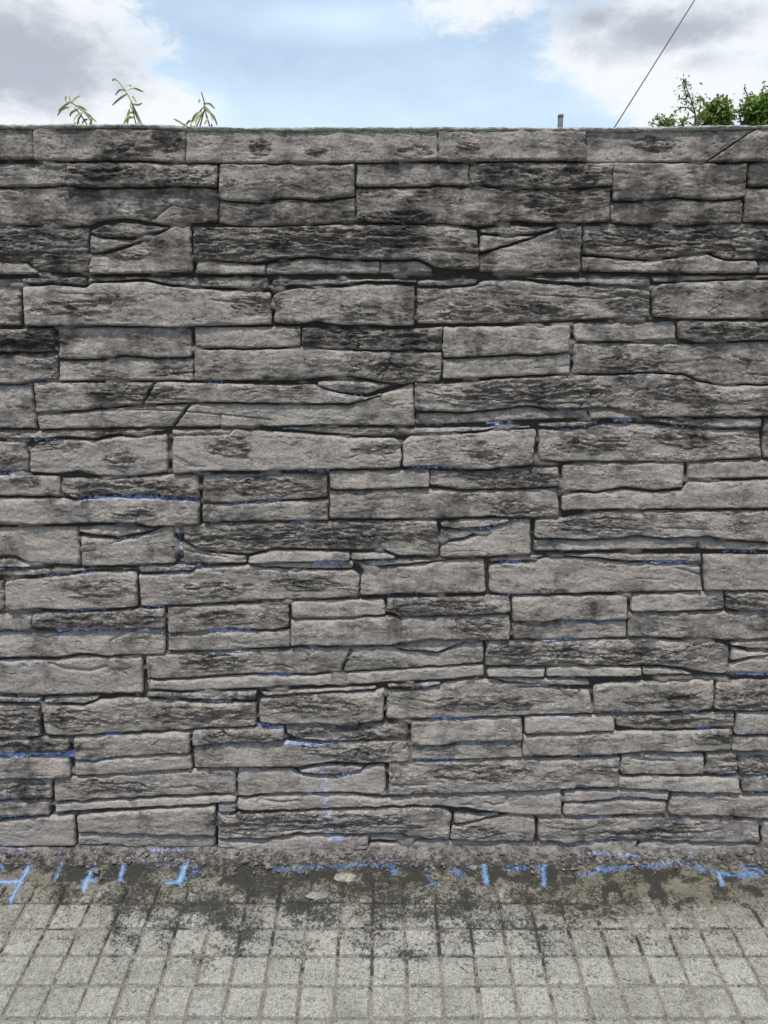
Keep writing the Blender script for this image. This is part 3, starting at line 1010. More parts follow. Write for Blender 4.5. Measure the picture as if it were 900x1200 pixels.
def stone_mesh(top, bot, rough, tone, step, seed, gap=0.12):
    top = np.array(top)
    bot = np.array(bot)
    wid = max(top[-1, 0] - top[0, 0], bot[-1, 0] - bot[0, 0])
    nu = max(3, int(math.ceil(wid / step)) + 1)
    u = np.linspace(0, 1, nu)

    def samp(pts):
        k = (pts[:, 0] - pts[0, 0]) / (pts[-1, 0] - pts[0, 0])
        return pts[0, 0] + u * (pts[-1, 0] - pts[0, 0]), np.interp(u, k, pts[:, 1])
    tx, ty = samp(top)
    bx, by = samp(bot)
    # soften the corners of the polyline
    ker = max(1, int(3 / step))
    if nu > 6 * ker:
        kk = np.ones(2 * ker + 1) / (2 * ker + 1)
        for arr in (ty, by):
            p = np.pad(arr, ker, mode='edge')
            arr[:] = np.convolve(p, kk, 'valid')
    # uneven joints
    g1 = gap * (1 + 1.8 * gnoise(tx / 16, ty * 0 + seed, 71) + 1.2 * gnoise(tx / 4, ty * 0 + seed, 72))
    g2 = gap * (1.3 + 1.8 * gnoise(bx / 16, by * 0 + seed, 73) + 1.2 * gnoise(bx / 4, by * 0 + seed, 74))
    ty = ty + g1
    by = by - g2
    mid = (ty + by) / 2
    bad = by - ty < 0.8
    ty = np.where(bad, mid - 0.4, ty)
    by = np.where(bad, mid + 0.4, by)
    # rounded corners
    H = by - ty
    rc = np.minimum(1.8, H * 0.3)
    dl = np.minimum((tx - tx[0]), (tx[-1] - tx)) if True else 0
    inset = rc - np.sqrt(np.maximum(rc ** 2 - np.maximum(rc - dl, 0) ** 2, 0))
    ty = ty + inset * 0.8
    by = by - inset * 0.8
    nv = max(3, int(math.ceil(H.max() / step)) + 1)
    v = np.linspace(0, 1, nv)
    # side gaps
    sh = (1 - 2 * u) * -0.35
    U = (tx + sh)[:, None] * (1 - v) + (bx + sh)[:, None] * v
    V = ty[:, None] * (1 - v) + by[:, None] * v
    U = U + (gnoise(V / 9, V * 0 + seed, 76) * 0.9) * ((np.abs(1 - 2 * u) ** 6)[:, None])
    w1 = 0.9 * gnoise(U / 22, V / 22, 81)
    w2 = 0.9 * gnoise(U / 15, V / 19, 82)
    U = U + w1
    V = V + w2
    Hc = (by - ty)[:, None]
    d_top = v[None, :] * Hc
    d_bot = (1 - v)[None, :] * Hc
    d_l = (u[:, None] * wid) + 0 * d_top
    d_r = ((1 - u)[:, None] * wid) + 0 * d_top
    jitter = np.clip(1 + 1.5 * gnoise(U / 15, V / 9, 83) + 0.5 * gnoise(U / 5, V / 5, 84), 0.15, 2.2)

    def edge(d, er):
        return np.clip(1 - d / (er * jitter), 0, 1) ** 2
    small = np.clip(H.max() / 18, 0.45, 1)
    rec = 0.0095 * edge(d_top, 4.4 * small) + 0.0065 * edge(d_bot, 1.7 * small) + 0.008 * np.maximum(edge(d_l, 2.2), edge(d_r, 2.2))
    wear = np.clip(np.maximum(edge(d_top, 7), np.maximum(edge(d_bot, 4), edge(np.minimum(d_l, d_r), 5))), 0, 1)
    rec = np.minimum(rec, 0.0115)
    rf = rough * 0.5 * (0.25 + 1.1 * sstep(-0.25, 0.3, gnoise(U / 45 + seed, V / 14, 87)))
    for (cx, cy, rx, ry) in PT:
        if near(U, V, [(cx, cy)], max(rx, ry) * 1.3):
            k = np.hypot((U - cx) / rx, (V - cy) / ry) + 0.35 * gnoise(U / 14, V / 6, 85)
            rf = np.maximum(rf, (0.55 + 0.45 * rough) * (1 - sstep(0.55, 1.15, k)))
    rs = np.random.RandomState(seed)
    off = rs.uniform(-0.0045, 0.0045) - (0.0035 if H.max() < 15 else 0)
    tilt = rs.uniform(-0.002, 0.0075)
    tiltx = rs.uniform(-0.003, 0.003)
    h = relief(U, V, rf) + off + tilt * (v[None, :] - 0.5) + tiltx * (u[:, None] - 0.5)
    for pts, wd, dp in CR:
        if near(U, V, pts, wd * 2):
            jit = 0.7 * gnoise(U / 7, V / 7, 95)
            d = seg_dist(U + jit, V + jit, pts)
            if dp > 12:      # cut with a chisel, square sided
                h = h - dp * 0.0011 * (1 - sstep(wd * 0.35, wd * 0.62, d))
            else:
                h = h - dp * 0.001 * np.exp(-(d / (wd * 0.5)) ** 2)
    depth = rec - h
    depth = np.minimum(depth, 0.0175)
    X, Y, Z = wall_xyz(U, V, depth)
    front = np.stack([X, Y, Z], -1).reshape(-1, 3)
    ring = ring_idx(nu, nv)
    a = front[ring]
    b = a.copy()
    b[:, 1] = 0.021
    nf = len(front)
    nr = len(ring)
    verts = np.concatenate([front, a, b])
    i = np.arange(nr)
    j = (i + 1) % nr
    sk = np.stack([nf + i, nf + nr + i, nf + nr + j, nf + j], 1)
    # grid order (u right, v down) faces the camera when wound u then v reversed
    gq = grid_quads(nu, nv)
    quads = np.concatenate([gq, sk[:, ::-1]])
    pa = paint_field(U, V, PW).reshape(-1)
    rff = rf.reshape(-1)
    wf = wear.reshape(-1)
    attrs = dict(wear=np.concatenate([wf, wf[ring], wf[ring] * 0]), rough=np.concatenate([rff, rff[ring], rff[ring]]),
                 paint=np.concatenate([pa, pa[ring], pa[ring]]),
                 tone=np.full(len(verts), tone + rs.uniform(-0.06, 0.06) + np.interp(by.mean(), [150, 320, 480, 700, 1000], [-.14, -.08, .04, .08, .14])))
    return verts, quads, attrs


wall = tag(empty('stone_wall', (0, 0.11, 0)), 'tall grey garden wall faced with long rough layered stone blocks and stained with blue paint', 'wall')
bpy.context.view_layer.update()


def under(o, par):
    o.parent = par
    o.matrix_parent_inverse = par.matrix_world.inverted()
    return o


stones = []
for ln in STONES.strip().splitlines():
    sh_, pr = ln.split('|')
    t_, b_ = sh_.split('/')
    r_, n_ = [float(c) for c in pr.split()]
    stones.append((P(t_), P(b_), r_, n_))
rnd = random.Random(3)
ends = []
for k, (t_, b_, r_, n_) in enumerate(stones):
    if t_[0][0] <= -39 and b_[0][0] <= -39:     # stones that leave the picture end at staggered places
        x = -30 - rnd.uniform(0, 90)
        t_[0] = (x, t_[0][1])
        b_[0] = (x, b_[0][1])
        ends.append((-1, x, t_[0][1], b_[0][1], r_, n_))
    if t_[-1][0] >= 949 and b_[-1][0] >= 949:
        x = 930 + rnd.uniform(0, 90)
        t_[-1] = (x, t_[-1][1])
        b_[-1] = (x, b_[-1][1])
        ends.append((1, x, t_[-1][1], b_[-1][1], r_, n_))
    v_, q_, a_ = stone_mesh(t_, b_, r_, n_, 1.25, k + 1)
    under(mesh_obj('stone', v_, q_, M_STONE, None, a_), wall)

# the wall goes on to both sides of the picture with stones of the same courses
VV, QQ, AA = [], [], {'rough': [], 'paint': [], 'tone': [], 'wear': []}
base = 0
for (sd_, x, y0, y1, r_, n_) in ends:
    lim = 800
    while abs(x - 450) < 450 + lim:
        ln = rnd.uniform(90, 260)
        xa, xb = (x + 0, x + ln) if sd_ > 0 else (x - ln, x)
        v_, q_, a_ = stone_mesh([(xa, y0), (xb, y0)], [(xa, y1), (xb, y1)], rnd.choice([.1, .2, .3, .5, .8]),
                                rnd.uniform(.4, .75), 4.5, rnd.randint(300, 9999))
        VV.append(v_)
        QQ.append(q_ + base)
        for kk in AA:
            AA[kk].append(a_[kk])
        base += len(v_)
        x = x + ln if sd_ > 0 else x - ln
o = under(mesh_obj('outer_stones', np.concatenate(VV), np.concatenate(QQ), M_STONE, None,
                   {k: np.concatenate(v) for k, v in AA.items()}), wall)
o['kind'] = 'stuff'

# bedding mortar seen in the joints (solid body of the wall)
XL, XR = -750.0, 1650.0
us = np.concatenate([np.arange(XL, -60, 20), np.arange(-60, 960, 4.0), np.arange(960, XR, 20)])
vs = np.arange(148, 1004, 4.0)
U, V = np.meshgrid(us, vs, indexing='ij')
fillj = sstep(0.16, 0.42, gnoise(U / 38, V / 9, 52) + 0.25 * gnoise(U / 9, V / 9, 53)) * (V > 160)
X, Y, Z = wall_xyz(U, V, 0.0165 + 0.004 * fbm(U / 12, V / 9, 3, 51) - 0.0115 * fillj)
Z[:, -1] = -0.25
half = np.stack([X, Y, Z], -1)
nu, nv = U.shape
verts = half.reshape(-1, 3)
pa = paint_field(U, V, PW).reshape(-1)
fj = fillj.reshape(-1)
ring = ring_idx(nu, nv)
a = verts[ring]
b = a.copy()
b[:, 1] = 0.22
nf, nr = len(verts), len(ring)
i = np.arange(nr)
j = (i + 1) % nr
quads = np.concatenate([grid_quads(nu, nv), np.stack([nf + i, nf + nr + i, nf + nr + j, nf + j], 1)[:, ::-1]])
verts = np.concatenate([verts, a, b])
c4 = [verts[nf + nr + k] for k in (0, nu - 1, nu + nv - 2, 2 * nu + nv - 3)]
nb = len(verts)
verts = np.concatenate([verts, np.array(c4)])
quads = np.concatenate([quads, np.array([[nb, nb + 1, nb + 2, nb + 3]])])
under(mesh_obj('mortar_core', verts, quads, M_MORTAR, None, {'paint': np.concatenate([pa, pa[ring], pa[ring], np.zeros(4)]), 'bridge': np.concatenate([fj, fj[ring] * 0, fj[ring] * 0, np.zeros(4)])}, True), wall)

# rough cement coping along the top
us = np.concatenate([np.arange(XL, -60, 12), np.arange(-60, 960, 1.5), np.arange(960, XR, 12)])
topline = np.interp(us, [-200, 0, 50, 100, 160, 217, 300, 450, 600, 700, 780, 850, 900, 1100],
                    [145, 145, 146, 145, 144.5, 148, 149, 149, 149, 149, 148.5, 146.5, 145.5, 146])
prof = [(0.020, 5.4, 0), (0.003, 5.0, 0), (-0.001, 4.0, 1), (-0.003, 2.8, 1), (-0.003, 1.6, 1), (-0.001, 0.6, 1), (0.004, 0.0, 1),
        (0.012, -0.2, 1), (0.03, -0.3, 1), (0.06, -0.2, 1), (0.11, 0.0, 1), (0.17, 0.0, 1), (0.232, 0.4, 1), (0.236, 10, 0)]
rows = []
for k, (yy, dv, amp) in enumerate(prof):
    vv = topline + dv + amp * (1.7 * fbm(us / 11, us * 0 + k * 0.45, 4, 61) + 1.8 * fbm(us / 60, us * 0 + k * 0.1, 2, 62))
    if k < 3:
        vv = vv + 1.5 * fbm(us / 9, us * 0 + 3, 3, 66)
    x_, y_, z_ = wall_xyz(us, vv, 0.0)
    yy_ = yy + amp * 0.003 * fbm(us / 8, us * 0 + k * 0.8, 3, 63)
    rows.append(np.stack([x_, yy_ + 0 * x_, z_], -1))
G = np.stack(rows, 1)
nu, nv = G.shape[:2]
pz = np.zeros(nu * nv)
under(mesh_obj('coping', G.reshape(-1, 3), grid_quads(nu, nv)[:, ::-1], M_COPING, None, {'paint': pz}), wall)

# ------------------------------------------------------------------ the ground
SL = 0.1            # the pavement falls away from the wall


def project(x, y, z):
    """metres to pixels of the photograph (used only to look up where stains and paint lie)"""
    dy, dz = y - CAM[1], z - CAM[2]
    dep = dy * math.cos(PITCH) - dz * math.sin(PITCH)
    up = dy * math.sin(PITCH) + dz * math.cos(PITCH)
    return 450 + F * x / dep, 600 - F * up / dep


def ground_attrs(x, t, tone):
    px, py = project(x, -t, -SL * t)
    pa = paint_field(px, py, PG)
    n1 = fbm(px / 60, py / 30, 3, 101)
    n2 = fbm(px / 25, py / 16, 3, 102)
    bl = np.interp(py, [995, 1012, 1046, 1060, 1092, 1120, 1150, 1185], [.8, .7, .72, .68, .5, .34, .12, .0])
    bl = bl * np.interp(px, [-300, 60, 170, 260, 420, 640, 760, 860, 1200], [.85, .85, .95, 1.1, 1.05, 1.0, .62, .45, .5])
    bl = bl * np.where((px < 130) & (py > 1062), 0.55, 1.0)
    bl = bl + 0.75 * n1 * np.clip(bl * 2, 0, 1) + 0.25 * n2
    ea = np.interp(py, [1000, 1028, 1048, 1066, 1092, 1125, 1200], [.95, .85, .68, .48, .28, .14, .0]) + 0.25 * n1
    ea = ea + np.interp(px, [0, 560, 640, 720, 900], [0, 0, .12, .3, .35]) * np.interp(py, [1000, 1050, 1090, 1120], [0.2, .5, .25, 0])
    ea = ea + 0.25 * np.exp(-((px - 545) / 40) ** 2 - ((py - 1190) / 14) ** 2)
    return dict(paint=pa.ravel(), black=np.clip(bl, 0, 1.3).ravel(), earth=np.clip(ea, 0, 1).ravel(),
                tone=np.full(px.size, tone) if np.isscalar(tone) else tone.ravel())


TS = 0.0872
T0 = 0.0136
X0 = -0.031
gx0, gx1 = -1.3, 1.3
xs = np.concatenate([np.linspace(-9, -1.35, 40), np.arange(-1.3, 1.3, 0.0055), np.linspace(1.35, 9, 40)])
ts = np.concatenate([np.arange(-0.03, 0.66, 0.005), np.linspace(0.7, 2.8, 30)])
XX, TT = np.meshgrid(xs, ts, indexing='ij')
fill = fbm(XX * 18, TT * 18, 3, 111) + 0.25 * fbm(XX * 5, TT * 5, 2, 119)
jz = -0.0088 + 0.0044 * sstep(-0.05, 0.4, fill) + 0.0010 * fbm(XX * 120, TT * 120, 2, 112)
# near the wall the pavement is buried under hardened dirt
bury = 1 - sstep(0.09, 0.15, TT + 0.03 * fbm(XX * 9, TT * 9, 2, 113))
right = sstep(0.35, 0.75, XX) * (1 - sstep(0.2, 0.34, TT))
cov = np.maximum(bury, right * 0.9)
jz = jz * (1 - cov) + cov * (-0.0005 + 0.0050 * fbm(XX * 30, TT * 30, 4, 114))
jz = np.where(TT > 0.68, -0.004, jz)
jz = np.where(np.abs(XX) > 1.32, -0.004, jz)
ZZ = -SL * TT + jz
verts = np.stack([XX, -TT, ZZ], -1).reshape(-1, 3)
pave_at = ground_attrs(XX, TT, 0.15)
# moss and grit lie in the joints
pave_at['earth'] = np.maximum(pave_at['earth'], (0.4 + 0.3 * fbm(XX * 22, TT * 22, 3, 141)).ravel() * (TT > 0.03).ravel())
pave_at['black'] = pave_at['black'] + ((0.15 + 2.2 * fbm(XX * 16, TT * 16, 3, 142)) * np.clip(1.25 - TT * 1.6, 0.4, 1)).ravel().clip(0, 1)
pave = mesh_obj('pavement', verts, grid_quads(*XX.shape)[:, ::-1], M_PAVE, None, pave_at)
pave['kind'] = 'structure'


def block_mesh(x0, t0, sx, st, step, seed):
    rs = np.random.RandomState(seed)
    n = max(4, int(sx / step) + 1)
    u = np.linspace(0, 1, n)
    Uu, Vv = np.meshgrid(u, u, indexing='ij')
    jx = rs.uniform(-0.0012, 0.0012, 4)
    x = x0 + jx[0] + Uu * (sx + jx[1])
    t = t0 + jx[2] + Vv * (st + jx[3])
    d = np.minimum(np.minimum(Uu, 1 - Uu) * sx, np.minimum(Vv, 1 - Vv) * st)
    # crumbling outline
    k = np.clip(1 - d / 0.012, 0, 1)
    x = x + k * 0.0022 * fbm(x * 70, t * 70, 3, 121)
    t = t + k * 0.0022 * fbm(x * 70 + 9, t * 70, 3, 122)
    e = np.clip(1 - d / (0.007 * (1 + 0.5 * fbm(x * 40, t * 40, 2, 123))), 0, 1) ** 2
    h = rs.uniform(-0.0006, 0.0009) - 0.0032 * e + 0.0009 * fbm(x * 50, t * 50, 3, 124) \
        - 0.0024 * sstep(0.15, 0.4, fbm(x * 70, t * 70, 3, 125))
    h = h + (Uu - .5) * rs.uniform(-.0012, .0012) + (Vv - .5) * rs.uniform(-.0012, .0012)
    worn = sstep(-0.05, 0.4, fbm(x * 5, t * 5, 2, 126) + 0.45 * (1 - sstep(0.1, 0.25, t)))
    h = h - worn * 0.0034 * (1 - 0.5 * k)
    z = -SL * t + h
    front = np.stack([x, -t, z], -1).reshape(-1, 3)
    ring = ring_idx(n, n)
    b = front[ring].copy()
    b[:, 2] = b[:, 2] - 0.012
    nf, nr = len(front), len(ring)
    i = np.arange(nr)
    j = (i + 1) % nr
    q = np.concatenate([grid_quads(n, n)[:, ::-1], np.stack([i * 0 + ring[i], nf + i, nf + j, ring[j]], 1)])
    vv = np.concatenate([front, b])
    at_ = ground_attrs(vv[:, 0], -vv[:, 1], rs.uniform(0.35, 0.75))
    return vv, q, at_


VV, QQ, AA, base = [], [], {}, 0
for r in range(0, 13):
    t0 = T0 + r * TS
    for c in range(-24, 24):
        x0 = X0 + c * TS
        cx, cy = project(x0 + TS / 2, -(t0 + TS / 2), -SL * (t0 + TS / 2))
        seen = -30 < cx < 930 and cy < 1225
        if r == 0:
            continue
        sub = block_mesh(x0 + 0.0044, t0 + 0.0044, TS - 0.0088, TS - 0.0088, 0.0042 if seen else 0.02, r * 100 + c + 50)
        if seen:
            o = mesh_obj('paving_block', sub[0], sub[1], M_PAVE, pave, sub[2])
        else:
            VV.append(sub[0])
            QQ.append(sub[1] + base)
            base += len(sub[0])
            for kk, v_ in sub[2].items():
                AA.setdefault(kk, []).append(v_)
o = mesh_obj('outer_paving_blocks', np.concatenate(VV), np.concatenate(QQ), M_PAVE, pave, {k: np.concatenate(v) for k, v in AA.items()})
o['kind'] = 'stuff'

# soil / street level out to the horizon, one sheet with the slope folded in
gx = np.array([-600, -60, -9, 9, 60, 600.0])
gy = np.array([-600, -60, -2.75, 0.0, 0.2, 3, 60, 600.0])
GX, GY = np.meshgrid(gx, gy, indexing='ij')
GZ = np.where(GY < -1, -0.30, np.where(GY < 0.1, -0.06, -0.05))
mesh_obj('ground', np.stack([GX, GY, GZ], -1).reshape(-1, 3), grid_quads(*GX.shape)[:, ::-1], M_SOIL)['kind'] = 'structure'

# cement fillet where wall meets pavement
us = np.concatenate([np.arange(XL, -60, 12), np.arange(-60, 960, 1.5), np.arange(960, XR, 12)])
xw = wall_xyz(us, us * 0 + 1000.0, 0.0)[0]
prof = [(0.019, 0.022, 0), (0.004, 0.020, .4), (-0.003, 0.0175, 1), (-0.007, 0.015, 1), (-0.012, 0.012, 1.3), (-0.018, 0.009, 1.3), (-0.024, 0.0065, 1.3),
        (-0.030, 0.004, 1.2), (-0.036, 0.0015, 1.0), (-0.042, -0.001, .6), (-0.05, -0.007, .2)]
rows = []
edge_n = 0.020 * fbm(us / 40, us * 0 + 2, 5, 131, 0.65)
for k, (yy, zz, amp) in enumerate(prof):
    f1 = fbm(us / 11, us * 0 + k * 0.6, 4, 132, 0.6)
    f2 = fbm(us / 40, us * 0 + k * 0.2, 2, 133)
    rows.append(np.stack([xw, yy + (edge_n if k > 2 else 0) * (k / 10) + amp * 0.007 * f1, zz + 0.0 * xw + amp * (0.010 * f1 + 0.005 * f2)
                          + (0.006 * fbm(us / 60, us * 0, 2, 135) if k < 5 else 0)], -1))
G = np.stack(rows, 1)
fpx, fpy = project(G[..., 0], G[..., 1], G[..., 2])
fp = np.maximum(paint_field(fpx, fpy, PG), paint_field(fpx, fpy, PW))
under(mesh_obj('cement_fillet', G.reshape(-1, 3), grid_quads(*G.shape[:2]), M_CEMENT, None,
              {'paint': fp.ravel(), 'rim': np.tile(np.linspace(-0.3, 1, len(prof)) ** 2, (len(us), 1)).ravel()}), wall)


# crumbs of mortar and grit lying along the foot of the wall: too many to count
rc_ = np.random.RandomState(5)
cv, cq, bs_ = [], [], 0
PHI = (1 + 5 ** .5) / 2
ICO = np.array([(-1, PHI, 0), (1, PHI, 0), (-1, -PHI, 0), (1, -PHI, 0), (0, -1, PHI), (0, 1, PHI), (0, -1, -PHI), (0, 1, -PHI),
                (PHI, 0, -1), (PHI, 0, 1), (-PHI, 0, -1), (-PHI, 0, 1)]) / 1.9
IF = np.array([(0, 11, 5), (0, 5, 1), (0, 1, 7), (0, 7, 10), (0, 10, 11), (1, 5, 9), (5, 11, 4), (11, 10, 2), (10, 7, 6), (7, 1, 8),
               (3, 9, 4), (3, 4, 2), (3, 2, 6), (3, 6, 8), (3, 8, 9), (4, 9, 5), (2, 4, 11), (6, 2, 10), (8, 6, 7), (9, 8, 1)])
for _ in range(2600):
    x = rc_.uniform(-1.7, 1.7)
    t = 0.012 + abs(rc_.normal(0, 0.034))
    if gnoise(np.array([x * 7]), np.array([t * 20]), 77)[0] < rc_.uniform(-0.6, 0.45):
        continue
    r = min(0.009, 0.0014 * math.exp(abs(rc_.normal(0, 0.75))))
    zf = np.interp(t, [0.0, 0.012, 0.03, 0.042, 0.06], [0.016, 0.011, 0.003, -0.003, -0.006 + 0.001])
    m_ = ICO * r * (1 + rc_.uniform(-.35, .35, (12, 1))) * np.array([rc_.uniform(.8, 1.6), 1, rc_.uniform(.5, .9)])
    a_ = rc_.uniform(0, 6.28)
    m_ = np.stack([m_[:, 0] * math.cos(a_) - m_[:, 1] * math.sin(a_), m_[:, 0] * math.sin(a_) + m_[:, 1] * math.cos(a_), m_[:, 2]], 1)
    cv.append(m_ + (x, -t, zf + 0.002 * 0 + 0.0035 + r * 0.2))
    cq.append(IF + bs_)
    bs_ += 12
cv = np.concatenate(cv)
crumbs = mesh_obj('mortar_crumbs', cv, np.concatenate(cq), M_CEMENT, None, {'paint': np.zeros(len(cv)), 'rim': np.zeros(len(cv))}, False)
crumbs['kind'] = 'stuff'
tag(crumbs, 'fine grey crumbs and grit scattered along the foot of the wall', 'grit')


def on_ground(u, v):
    d = ray(u, v)
    # C + s d with z = SL*y
    s = (SL * CAM[1] - CAM[2]) / (d[2] - SL * d[1])
    return (CAM[0] + s * d[0], CAM[1] + s * d[1], CAM[2] + s * d[2])


def lump_obj(u, v, wpx, dpx, hm, seed, label, mat=M_LUMP):
    c = on_ground(u, v)
    sc = 2.55 / 930
    rx, ry = wpx / 2 * sc, dpx / 2 * sc * 1.35
    n, m = 40, 12
    vs_, qs = [], []
    for i in range(n):
        a = 2 * math.pi * i / n
        rr = 1 + 0.28 * float(fbm(np.array([math.cos(a) * 1.4 + seed]), np.array([math.sin(a) * 1.4]), 3, seed)[0])
        for j in range(m):
            f = j / (m - 1)
            x, y = rx * rr * f * math.cos(a), ry * rr * f * math.sin(a)
            z = hm * (1 - f ** 3) + 0.0016 * float(gnoise(np.array([x * 150]), np.array([y * 150]), seed)[0]) - 0.003 * f
            vs_.append((x, y, z))
    for i in range(n):
        for j in range(m - 1):
            i2 = (i + 1) % n
            qs.append((i * m + j, i * m + j + 1, i2 * m + j + 1, i2 * m + j))
    o = mesh_obj('mortar_lump', vs_, qs, mat, None, {'paint': np.zeros(len(vs_))})
    o.location = c
    tag(o, label, 'mortar lump', 'dried mortar lumps on the pavement')
    return o


lump_obj(404, 1027, 28, 11, 0.006, 5, 'widest pale flake of dried mortar on the dirty edge of the pavement near the middle')
lump_obj(371, 1048, 22, 9, 0.005, 6, 'dull dried mortar splash on the blackened pavement, farthest of them from the wall')
lump_obj(555, 1016, 11, 5, 0.006, 8, 'small pale mortar pebble beside a blue paint mark at the foot of the wall')
lump_obj(508, 1017, 6, 4, 0.005, 9, 'tiny white mortar crumb at the foot of the wall, smallest of the crumbs')

# ------------------------------------------------------------------ plants, post and cable behind the wall


def tube(pts, r0, r1, n=6):
    pts = [np.array(p, float) for p in pts]
    vs_, qs = [], []
    for i, p in enumerate(pts):
        d = pts[min(i + 1, len(pts) - 1)] - pts[max(i - 1, 0)]
        d = d / (np.linalg.norm(d) + 1e-9)
        a = np.cross(d, (0.3, 0.9, 0.1))
        a /= np.linalg.norm(a)
        b = np.cross(d, a)
        r = r0 + (r1 - r0) * i / (len(pts) - 1)
        for k in range(n):
            t = 2 * math.pi * k / n
            vs_.append(p + (a * math.cos(t) + b * math.sin(t)) * r)
    for i in range(len(pts) - 1):
        for k in range(n):
            k2 = (k + 1) % n
            qs.append((i * n + k, i * n + k2, (i + 1) * n + k2, (i + 1) * n + k))
    for base_ in (0, (len(pts) - 1) * n):
        for k in range(0, n - 2, 2):
            qs.append((base_, base_ + k + 1, base_ + k + 2, base_ + (k + 3) % n))
    return vs_, qs


def join(parts):
    V_, Q_, b_ = [], [], 0
    for v_, q_ in parts:
        V_ += list(v_)
        Q_ += [tuple(i + b_ for i in q) for q in q_]
        b_ += len(v_)
    return V_, Q_


def blade(pts, wd, fold=0.25):
    """a long narrow leaf along a polyline, folded along its midrib"""
    pts = [np.array(p, float) for p in pts]
    n = len(pts)
    vs_, qs = [], []
    for i, p in enumerate(pts):
        d = pts[min(i + 1, n - 1)] - pts[max(i - 1, 0)]
        d = d / (np.linalg.norm(d) + 1e-9)
        a = np.cross(d, (0, 1, 0.15))
        a /= (np.linalg.norm(a) + 1e-9)
        b = np.cross(d, a)
        f = i / (n - 1)
        r = wd * (0.25 + 0.75 * math.sin(math.pi * min(1, f * 0.85 + 0.12)))
        if i == n - 1:
            r = wd * 0.08
        vs_ += [p + a * r + b * r * fold, p, p - a * r + b * r * fold]
    for i in range(n - 1):
        for k in (0, 1):
            qs.append((i * 3 + k, i * 3 + k + 1, i * 3 + 4 + k, i * 3 + 3 + k))
    return vs_, qs


def smooth_poly(pts, n=4):
    pts = [np.array(p, float) for p in pts]
    out = []
    for i in range(len(pts) - 1):
        p0, p1, p2, p3 = pts[max(i - 1, 0)], pts[i], pts[i + 1], pts[min(i + 2, len(pts) - 1)]
        for k in range(n):
            t = k / n
            out.append(0.5 * ((2 * p1) + (-p0 + p2) * t + (2 * p0 - 5 * p1 + 4 * p2 - p3) * t * t + (-p0 + 3 * p1 - 3 * p2 + p3) * t ** 3))
    out.append(pts[-1])
    return out


def weed(u0, Y, stems, leaves, label):
    """stems and leaves given as pixel polylines, laid out in depth around distance Y"""
    b0 = at(u0, 150, Y)
    root = tag(empty('weed', (b0[0], Y, -0.05)), label, 'weed', 'weeds showing over the wall')
    bpy.context.view_layer.update()
    rg = random.Random(int(u0))
    sp = []
    for s in stems:
        p = P(s)
        q = [at(u, v, Y + 0.02 * rg.uniform(-1, 1)) for u, v in p]
        foot = (b0[0] + rg.uniform(-.06, .06), Y + rg.uniform(-.03, .03), -0.05)
        low = at(p[0][0] + 0.6 * (p[0][0] - p[1][0]), 185, Y)
        q = [foot, tuple(foot[k] * .5 + low[k] * .5 for k in range(3)), low] + q
        sp.append(tube(smooth_poly(q, 4), 0.0045, 0.0018, 6))
    v_, q_ = join(sp)
    under(mesh_obj('stem', v_, q_, M_WEED), root)
    for s in leaves:
        p = P(s)
        dy = rg.uniform(-.12, .12)
        q = [at(u, v, Y + dy * i / max(1, len(p) - 1)) for i, (u, v) in enumerate(p)]
        v_, q_ = blade(smooth_poly(q, 4), 0.0037)
        under(mesh_obj('leaf', v_, q_, M_WEED), root)
    return root


weed(92, 0.75,
     ['110,155 104,138 92,126 81,119', '104,152 96,137 87,126', '90,152 92,140 95,134'],
     ['84,122 88,116 95,112', '82,120 76,124 68,130', '80,122 77,117 78,112', '81,126 73,128 67,136', '92,128 84,132 82,137', '97,132 90,136 86,143',
      '95,128 104,135 114,144', '100,133 106,136 108,144', '88,124 96,126 102,130', '96,134 92,140 93,145', '103,140 99,141 96,145', '84,120 81,113 84,108'],
     'leftmost weed above the wall, low and leaning left with thin drooping leaves')
weed(160, 0.8,
     ['171,158 165,143 157,126 148,108 138,95', '163,158 158,140 155,122', '146,158 150,142 152,128'],
     ['147,106 140,106 135,112', '149,110 140,116 131,124', '150,106 158,104 169,108', '146,102 152,100 154,101', '138,95 134,93 131,95',
      '155,122 162,123 167,121', '152,128 149,138 146,145', '157,128 160,136 164,145', '150,135 147,140 145,146', '158,138 152,138 148,143',
      '160,120 156,114 157,112', '163,142 160,146 158,149', '155,118 153,124 156,130', '161,132 154,132 150,134'],
     'tallest weed above the wall, pale arching stem with a bent tip and long leaves')
weed(236, 0.7,
     ['232,158 237,138 240,124 236,108', '228,156 234,140 240,128', '247,156 243,138 238,124'],
     ['238,122 246,122 252,128', '239,124 246,132 250,142', '238,126 232,134 226,144', '236,118 233,120 234,116', '240,128 250,136 255,148',
      '237,132 231,140 229,146', '236,130 228,136 224,145', '241,133 243,140 239,146', '224,152 212,144 203,139', '218,146 222,142 225,143'],
     'rightmost weed above the wall, upright with a pointed tip and narrow drooping leaves')


